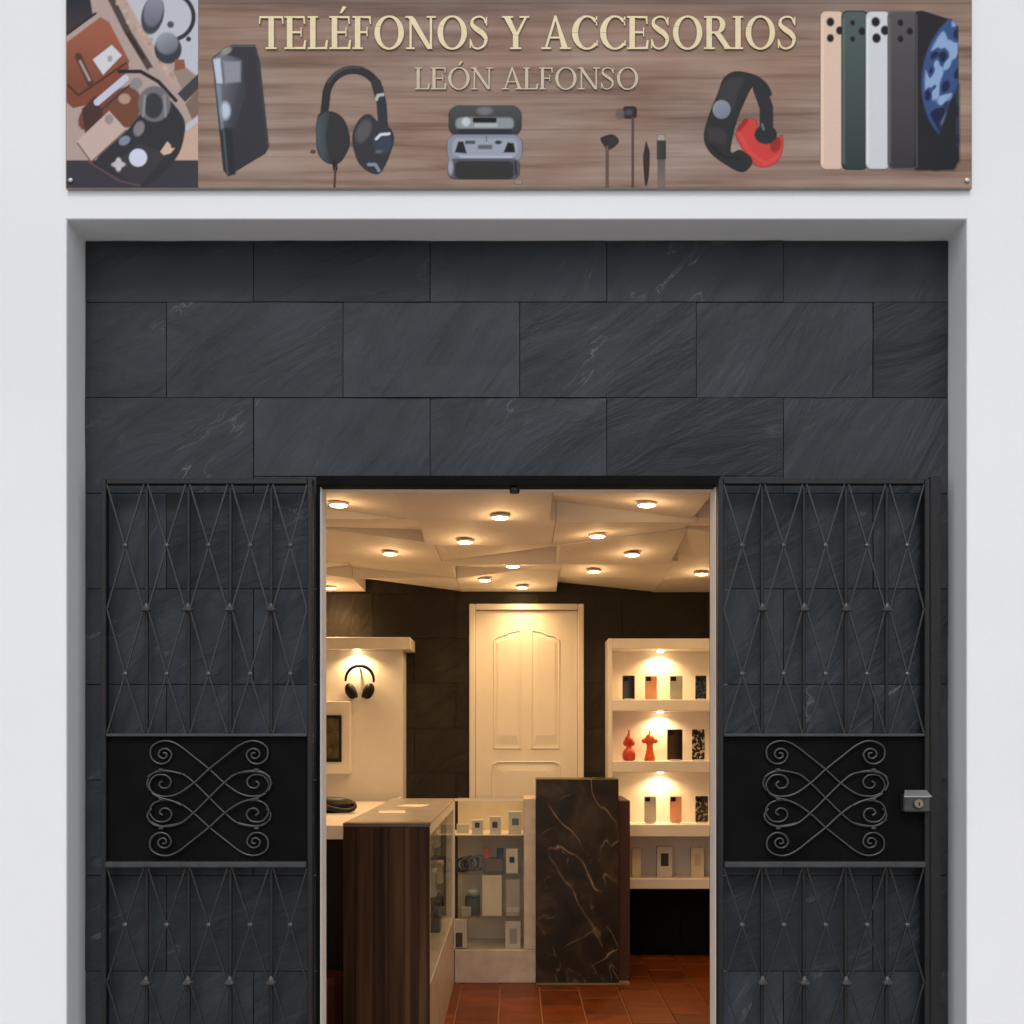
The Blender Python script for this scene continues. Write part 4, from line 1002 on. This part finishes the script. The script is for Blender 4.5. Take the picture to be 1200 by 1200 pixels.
K_org = plain('orange_rubber', (0.62, 0.10, 0.015), 0.4, var=0.2, scale=30); K_red = plain('red_rubber', (0.5, 0.045, 0.012), 0.4, var=0.35, scale=30); K_cream = plain('cream_carton', (0.72, 0.62, 0.47), 0.6)
z1s, z2s, z3s, z4s = wz(820, DU), wz(892, DU), wz(966, DU), wz(1030, DU)
DP = DU+0.10
kf = DP/DU
def yy_(z): return PY-(z-EYE)*F/DP
def on(name, x0, x1, hpx, zs, col, label, **kw):
    return caseobj(name, x0, x1, 0, hpx, DP, zs, col, label, **kw)
G = 'phone cases lined up on the lit shelves'
on('phone_case', 729.5, 744, 28, z1s, K_navy, 'dark grey-blue phone case, leftmost on the top shelf', group=G)
on('phone_case', 756, 770, 28, z1s, K_peach, 'peach phone case on the top shelf under the lamp', group=G)
on('phone_case', 785, 800, 28, z1s, K_sage, 'sage green phone case on the top shelf', group=G)
on('phone_case', 815, 828, 28, z1s, K_blue, 'blue-black patterned phone case at the right end of the top shelf', group=G)
on('phone_case', 782, 800, 36, z2s, K_blk, 'wide black phone case beside the orange figure', group=G)
on('phone_case', 811, 826, 36, z2s, K_cow, 'black and white cow-patterned phone case on the middle shelf', group=G)
on('phone_case', 755, 769, 31, z3s, K_grey, 'pale grey phone case, leftmost on the third shelf', group=G)
on('phone_case', 785, 799, 31, z3s, K_peach, 'peach phone case in the middle of the third shelf', group=G)
on('phone_case', 815, 830, 31, z3s, K_camo, 'dark mottled phone case at the right end of the third shelf', group=G)
def figure(x, zs, prof, col, label, arms):
    cx = wx(x, DP); t = thing('figure_case', (cx, DP, zs), label, 'figurine', 'rubber figures on the middle shelf')
    MB().lathe([(r, h) for r, h in prof], (cx, DP+0.03, zs), 14).build('body', col, t, smooth=True)
    for s in (-1, 1):
        MB().ell((cx+s*arms[0], DP+0.03, zs+arms[1]), arms[2], 0.014, arms[3], 8, 6).build('side_lobe', col, t, smooth=True)
    MB().ell((cx, DP+0.03, zs+prof[-1][1]+0.008), 0.006, 0.006, 0.016, 8, 6).build('tip', K_red if col is K_red else K_org, t, smooth=True)
figure(737.5, z2s, [(0.030,0),(0.046,0.012),(0.050,0.045),(0.040,0.075),(0.018,0.098),(0.024,0.115),(0.036,0.140),(0.030,0.165),(0.014,0.185),(0.006,0.205)], K_red, 'red two-lobed rubber figure, leftmost on the middle shelf', (0.026, 0.13, 0.018, 0.022))
figure(762, z2s, [(0.036,0),(0.042,0.006),(0.034,0.04),(0.024,0.08),(0.023,0.115),(0.036,0.140),(0.040,0.160),(0.024,0.182),(0.010,0.200)], K_org, 'orange narrow-waisted rubber figure beside the wide black case', (0.040, 0.145, 0.020, 0.018))
def boxthing(x0, x1, y0, y1, D, mat, label, dep=0.06, window=None, wmat=None, group=None, cat='box', name='product_box'):
    c = P((x0+x1)/2, y1, D); t = thing(name, c, label, cat, group)
    MB().pbox(x0, x1, y0, y1, D, D+dep, bev=0.002).build('carton', mat, t)
    if window:
        a0, a1, b0, b1 = window
        MB().pbox(a0, a1, b0, b1, D-0.002, D-0.0003).build('printed_label', wmat or M_black, t)
    return t
GB = 'small cartons in the bottom bay of the shelf unit'
zf = PY-(z4s-EYE)*F/DP
boxthing(741, 751, 994, zf, DP, K_cream, 'plain cream carton at the left of the bottom bay', group=GB)
boxthing(770, 788, 992, zf, DP, K_box, 'white carton with a dark square in the bottom bay', window=(774.5, 783.5, 1000, 1015), wmat=plain('dark_label', (0.04, 0.03, 0.015), 0.5), group=GB)
boxthing(810, 825, 993, zf, DP, K_cream, 'cream carton with a pale panel at the right of the bottom bay', window=(814, 821, 1001, 1014), wmat=plain('pale_label', (0.55, 0.48, 0.38), 0.5), group=GB)

lc = thing('recess_filler', (wx(790, 8.18), 8.18, 0), 'added recess-filling black cabinet under the white shelf unit', 'filler')
MB().box(wx(728, 8.18), RX1-0.001, 8.18, DB-0.003, 0.0, ub-0.035, bev=0.004).build('filler_body', plain('matt_black', (0.004, 0.004, 0.004), 0.7, spec=0.1), lc)  # added black box that turns the space under the shelf dark
for q in range(2):
    xa = wx(728, 8.18)+0.02+q*0.42
    MB().box(xa, xa+0.41, 8.172, 8.1795, 0.05, ub-0.05, bev=0.003).build('filler_front', MATS['matt_black'], lc)

# ---- left display panel with headphones
DPn = 8.02
lp = thing('headphone_display_wall', (wx(430, DPn), DPn, 0), 'tall white display panel with cornice on the left back wall', 'display panel')
MB().box(RX0+0.001, wx(472, DPn), DPn, DB-0.003, 0, wz(762, DPn), bev=0.003).build('panel_body', M_white, lp)
MB().box(RX0+0.001, wx(481, DPn-0.1), DPn-0.1, DB-0.003, wz(762, DPn)+0.0005, wz(748, DPn), bev=0.004).build('cornice', M_white, lp)
bay_light(lp, wx(420, DPn), DPn-0.055, wz(762, DPn), 13, 'display_light')
hb = MB().box(RX0+0.001, wx(410, DPn-0.12), DPn-0.12, DPn-0.0005, wz(907, DPn-0.12), wz(822, DPn-0.12), bev=0.003).build('display_box', M_white, lp)
fr = thing('tablet', P(390, 892, DPn-0.14), 'dark framed tablet propped on the white display box', 'tablet')
MB().pbox(372, 400, 838, 893, DPn-0.14, DPn-0.1205, bev=0.004).build('case', M_black, fr)
MB().pbox(374, 397, 842, 889, DPn-0.1415, DPn-0.1402).build('screen', marble_mat('screen_picture', (0.03, 0.03, 0.02), (0.12, 0.10, 0.05), (0.25, 0.22, 0.14), 9.0, 0.02, 0.15), fr)
hp = thing('headphones', P(421.5, 818, DPn-0.06), 'black headphones hanging under the lamp on the white panel', 'headphones')
Dh = DPn-0.05
pts = [P(421.5+16.5*math.cos(rad(a)), 797-17*math.sin(rad(a)), Dh) for a in range(-8, 189, 12)]
MB().tube(pts, [0.008+0.005*math.sin(math.pi*i/(len(pts)-1)) for i in range(len(pts))], 8).build('headband', M_black, hp, smooth=True)
for s, lx in ((1, 432), (-1, 411)):
    c = P(lx, 810, Dh)
    mb = MB().ell((0, 0, 0), 0.040, 0.042, 0.060, 14, 8); mb.v = [tuple(Matrix.Rotation(rad(s*22), 3, 'Y') @ Vector(v) + c) for v in mb.v]
    mb.build('ear_cup', M_black, hp, smooth=True)
    mb = MB().ell((0, 0, 0), 0.016, 0.038, 0.052, 12, 6); mb.v = [tuple(Matrix.Rotation(rad(s*22), 3, 'Y') @ Vector(v) + c + Vector((-s*0.026, 0, 0))) for v in mb.v]
    mb.build('ear_pad', plain('grey_cushion', (0.03, 0.03, 0.032), 0.8), hp, smooth=True)
pk = P(421.5, 781, Dh)
MB().box(pk.x-0.006, pk.x+0.006, Dh-0.016, DPn-0.0005, pk.z-0.016, pk.z-0.008).build('hook', M_white, lp)

# ---- wood-fronted counter running to the back, with glass side and white top
DC, DK = 5.17, 7.25
ZC = 1.205
CX0, CX1 = wx(402, DC), wx(503.5, DC)
ct = thing('glass_counter', ((CX0+CX1)/2, DC, 0), 'long display counter with dark wood end and white top on the left', 'counter')
pb = [402, 417, 437, 455, 474, 490, 503.5]
for a, b in zip(pb[:-1], pb[1:]):
    x0, x1 = wx(a, DC)+0.0004, wx(b, DC)-0.0004
    MB().box(x0, x1, DC-random.uniform(0, 0.0012), DC+0.022, 0, ZC-0.02, bev=0.0012).build('wood_plank', M_wood, ct, origin=((x0+x1)/2, DC, 0.6))
MB().box(CX0, CX1, DC-0.004, DC+0.07, ZC-0.0195, ZC, bev=0.002).build('top_edge', plain('brown_edge', (0.10, 0.07, 0.045), 0.4), ct)
# counter body: back side board, base plinth, white posts, glass
MB().box(CX0, CX0+0.02, DC+0.0225, DK+0.4, 0, ZC-0.012).build('rear_board', M_white, ct)
MB().box(CX0+0.021, CX1-0.002, DC+0.0225, DK+0.0, 0, 0.44).build('plinth', M_lmarble, ct)
MB().box(CX1-0.03, CX1-0.001, DC+0.0225, DC+0.052, 0.4405, ZC-0.0125).build('post', M_white, ct)
MB().box(CX1-0.05, CX1-0.001, DK-0.06, DK-0.001, 0.4405, ZC-0.0125).build('post', M_white, ct)
MB().box(CX1-0.03, CX1-0.001, DC+0.0525, DK-0.0605, ZC-0.06, ZC-0.0125).build('top_rail', M_white, ct)
MB().box(CX1-0.012, CX1-0.006, DC+0.0525, DK-0.0605, 0.4405, ZC-0.0605).build('glass_side', M_glass, ct)
MB().box(CX0, CX1+0.0, DC+0.0705, DK+0.02, ZC-0.012, ZC, bev=0.002).build('countertop', marble_mat('grey_beige_stone', (0.26, 0.24, 0.21), (0.42, 0.39, 0.35), (0.2, 0.16, 0.13), 7.0, 0.01, 0.3, strength=0.5), ct)
for z in (0.70, 0.95): MB().box(CX0+0.021, CX1-0.013, DC+0.03, DK-0.01, z, z+0.006).build('glass_shelf', M_glass, ct)
# rear part of the L: glazed case facing the street
RC0, RC1 = wx(517, DK), wx(628, DK)
rc = thing('display_case', ((RC0+RC1)/2, DK, 0), 'glazed display case with pale stone surround full of small boxes', 'display case')
DKb = DK+0.42
zb_ = wz(1113, DK)
MB().box(CX1+0.001, RC1, DK, DKb, 0, zb_, bev=0.003).build('stone_plinth', M_lmarble, rc)
MB().box(wx(614, DK), RC1, DK, DKb, zb_+0.0005, ZC-0.0005, bev=0.003).build('stone_side', M_lmarble, rc)
MB().box(CX1+0.001, wx(528, DK)+0.0, DK+0.001, DK+0.04, zb_+0.0005, ZC-0.018).build('corner_post', M_white, rc)
MB().box(CX1+0.001, wx(613.8, DK), DKb-0.015, DKb, zb_+0.0005, ZC-0.018).build('case_back', K_cream, rc)
MB().box(CX1+0.001, wx(613.8, DK), DK+0.002, DK+0.007, ZC-0.016, ZC+0.0).build('top_strip', M_white, rc)
MB().box(CX1+0.001, wx(613.8, DK), DK+0.0075, DKb, ZC-0.008, ZC-0.001).build('glass_top', M_glass, rc)
MB().box(wx(528.2, DK), wx(613.8, DK), DK+0.004, DK+0.008, zb_+0.0005, ZC-0.017).build('glass_front', M_glass, rc)
shz = [wz(978, DK+0.03), wz(1024, DK+0.03), wz(1074, DK+0.03)]
MB().box(wx(528.2, DK), wx(613.8, DK), DK+0.03, DKb-0.016, shz[0]-0.010, shz[0], bev=0.002).build('case_shelf', K_cream, rc)
MB().box(wx(528.2, DK), wx(613.8, DK), DK+0.012, DKb-0.016, shz[1]-0.007, shz[1]).build('case_shelf', M_glass, rc)
MB().box(wx(528.2, DK), wx(613.8, DK), DK+0.012, DKb-0.016, shz[2]-0.007, shz[2]).build('case_shelf', M_glass, rc)
Gc = 'small boxes inside the glazed case'
Db = DK+0.05
def yb(z, D): return PY-(z-EYE)*F/D
dark = plain('maroon_label', (0.06, 0.006, 0.008), 0.4); dgrey = plain('grey_label', (0.12, 0.12, 0.11), 0.4)
y1_, y2_, y3_, y4_ = yb(shz[0], Db), yb(shz[1], Db), yb(shz[2], Db), yb(zb_+0.0005, Db)
boxthing(553, 566, 961, y1_, Db, K_box, 'small white box with maroon dot, left on the top shelf of the case', window=(556.5, 562, 964, 970), wmat=dark, group=Gc)
boxthing(574, 587, 957, y1_, Db, K_box, 'small white box with maroon dot, middle of the top shelf of the case', window=(577, 583, 963, 970), wmat=dark, group=Gc)
boxthing(596, 611, 951, y1_, Db, K_box, 'white box with grey emblem, right on the top shelf of the case', window=(600, 608, 959, 967), wmat=dgrey, group=Gc)
boxthing(535, 549, 966, y1_, Db+0.08, K_grey, 'grey box in the top left corner of the case', group=Gc)
boxthing(593, 607, 995, y2_, Db, K_box, 'white box with a black dot on the second shelf of the case', window=(597, 603, 1004, 1011), group=Gc)
boxthing(566, 573.5, 993, 1006, Db+0.1, K_org, 'small orange-red packet on the second shelf of the case', group=Gc, dep=0.02)
boxthing(582, 590, 994, 1007, Db+0.1, plain('navy_packet', (0.01, 0.012, 0.05), 0.4), 'small navy packet on the second shelf of the case', group=Gc, dep=0.02)
boxthing(566, 590, 1006.5, yb(shz[1], Db+0.09), Db+0.09, plain('taupe_carton', (0.16, 0.12, 0.09), 0.6), 'flat taupe tray under the two small packets', group=Gc, dep=0.1)
boxthing(565, 588, 1027, y3_, Db, K_cream, 'tall cream box, largest on the third shelf of the case', group=Gc)
boxthing(593, 609, 1031, y3_, Db, plain('rose_grey_carton', (0.42, 0.36, 0.31), 0.5), 'rose grey box with a pale foot on the third shelf', window=(593.5, 608.5, 1063, 1069), wmat=plain('pale_foot', (0.5, 0.5, 0.45), 0.5), group=Gc)
boxthing(592, 610, 1080, y4_, Db, K_box, 'white box with grey figure at the lower right of the case', window=(597, 606, 1088, 1106), wmat=plain('silver_label', (0.33, 0.34, 0.32), 0.4), group=Gc)
boxthing(529, 547, 1078, y4_, Db-0.02, K_box, 'white box with a dark shape at the lower left of the case', window=(534, 542, 1093, 1110), wmat=plain('brown_label', (0.05, 0.025, 0.01), 0.4), group=Gc)
# cable bundle and folded cloth in the case
t = thing('cable_bundle', P(546, y2_, Db), 'grey-blue bundle of coiled cables on the second shelf', 'cables')
for q in range(6):
    c = P(540+q*4, 1003+(q % 3)*4, Db+0.04+0.02*(q % 2)); r_ = 0.042+0.004*(q % 2)
    pts = [(c.x+r_*math.cos(a), c.y+0.015*math.sin(2*a), c.z+r_*math.sin(a)) for a in np.linspace(0, 6.283, 18)[:-1]]
    mbt = MB().tube(pts, 0.0075, 6, closed=True)
    zmin = min(v[2] for v in mbt.v); mbt.v = [(v[0], v[1], v[2]-zmin+shz[1]+0.001+0.006*(q//2)) for v in mbt.v]
    mbt.build('cable_coil', plain('blue_grey_cable', (0.10, 0.11, 0.15), 0.5) if q % 3 else plain('dark_cable', (0.02, 0.02, 0.025), 0.5), t, smooth=True)
t = thing('charger', P(553, y3_, Db), 'pale green charger with a dark strap on the third shelf', 'charger')
MB().pbox(545, 562, 1050, y3_, Db+0.08, Db+0.16, bev=0.01).build('body', plain('dark_green_plastic', (0.05, 0.06, 0.045), 0.5), t)
c = P(555, 1046, Db+0.08); MB().ell(c, 0.045, 0.04, 0.028, 14, 8).build('cap', plain('pale_green_plastic', (0.34, 0.38, 0.32), 0.4), t, smooth=True)
boxthing(541, 552, 1063, y3_, Db, plain('mint_carton', (0.4, 0.42, 0.36), 0.5), 'tiny pale packet in front of the green charger', group=Gc, dep=0.03)
# boxes behind the long glass side
for q, (dd, zz, hh_, cc, lb) in enumerate(((5.5, 0.956, 0.10, K_box, 'white box nearest the wood end, top shelf of the long counter'), (5.95, 0.956, 0.08, K_grey, 'grey box second from the wood end in the long counter'),
        (6.5, 0.956, 0.12, K_cream, 'cream box far along the top shelf of the long counter'), (5.6, 0.706, 0.14, M_black, 'black box on the lower shelf near the wood end'),
        (6.2, 0.706, 0.15, K_box, 'white box midway along the lower shelf of the long counter'), (6.8, 0.706, 0.13, K_cream, 'cream box at the far end of the lower shelf'),
        (5.7, 0.4405, 0.16, K_box, 'white box standing on the plinth near the wood end'), (6.6, 0.4405, 0.18, M_black, 'black box standing on the plinth at the far end'))):
    t = thing('product_box', (CX1-0.12, dd, zz), lb, 'box', 'boxes inside the long counter')
    MB().box(CX1-0.19, CX1-0.05, dd, dd+0.16, zz+0.0005, zz+hh_, bev=0.003).build('carton', cc, t)
    MB().box(CX1-0.0495, CX1-0.0485, dd+0.03, dd+0.12, zz+0.02, zz+hh_-0.02).build('printed_label', dgrey, t)

# ---- dark marble block and the end of the counter behind it
DMb = 7.20
mbk = thing('marble_pedestal', (wx(676, DMb), DMb, 0), 'tall dark brown marble block with pale veins beside the glazed case', 'pedestal')
MB().box(wx(628, DMb)+0.002, wx(725, DMb), DMb, DMb+0.30, 0.012, wz(913, DMb), bev=0.004).build('marble_block', M_dmarble, mbk)
MB().box(wx(628, DMb)+0.002, wx(736, DMb)+0.01, DMb-0.006, DMb+0.32, 0, 0.0115).build('base_strip', plain('dusty_base', (0.22, 0.15, 0.11), 0.6), mbk)
ce = thing('counter_end', (wx(700, 7.3), 7.3, 0), 'dark reddish wood counter end peeping out behind the marble block', 'counter')
MB().box(wx(725, DMb)+0.001, wx(738, 7.3), 7.28, 7.9, 0.012, wz(938, 7.3), bev=0.004).build('end_panel', wood_mat('red_brown_wood', [(0.3, (0.03, 0.010, 0.005)), (0.7, (0.085, 0.03, 0.013))], 2), ce)

# ---- white side counter at the left with things on it
DQ = 5.75
sc = thing('side_counter', (wx(390, DQ)-0.2, DQ, 0), 'black side counter with white top left of the wood-ended counter', 'counter')
zq = wz(967, DQ)
MB().box(RX0+0.001, CX0-0.012, DQ, DPn-0.125, zq-0.075, zq, bev=0.004).build('top', M_white, sc)
MB().box(RX0+0.001, CX0-0.012, DQ+0.04, DPn-0.125, 0.0, zq-0.0755).build('body', M_black, sc)
lt = thing('handbag', (wx(400, 6.7), 6.7, zq), 'black bag with looped straps lying on the white side counter', 'bag')
MB().ell((wx(386, 6.7), 6.75, zq+0.045), 0.16, 0.12, 0.05, 16, 8).build('bag_body', M_black, lt, smooth=True)
pts = [(wx(392, 6.7)+0.13*math.cos(a), 6.66+0.1*math.sin(a), zq+0.02+0.035*(1+math.sin(a*2))*0.5) for a in np.linspace(0, 6.283, 20)[:-1]]
MB().tube(pts, 0.013, 6, closed=True).build('strap', M_black, lt, smooth=True)
st = thing('red_stool', (wx(389, 5.5), 5.5, 0), 'dark red stool standing left of the wood-ended counter', 'stool')
MB().lathe([(0.10, 0), (0.115, 0.02), (0.115, 0.36), (0.105, 0.40)], (wx(380, 5.5), 5.5, 0.03), 20).build('seat', plain('dark_red_vinyl', (0.045, 0.004, 0.004), 0.4), st, smooth=False)
for a in (45, 135, 225, 315):
    MB().lathe([(0.012, 0), (0.012, 0.03)], (wx(380, 5.5)+0.08*math.cos(rad(a)), 5.5+0.08*math.sin(rad(a)), 0), 8).build('foot', M_black, st)
# leaflets lying on the counter top
for q, (x, d, r_, lb) in enumerate(((-0.66, 5.9, 8, 'nearest of the white leaflets lying on the counter top'), (-0.60, 6.45, -12, 'farther white leaflet lying on the counter top'))):
    o = MB().box(-0.07, 0.07, -0.10, 0.10, 0, 0.003).build('leaflet', plain('paper', (0.7, 0.66, 0.6), 0.7)); o.location = (x, d, ZC+0.0006); o.rotation_euler = (0, 0, rad(r_)); tag(o, lb, 'leaflet', 'leaflets on the counter')
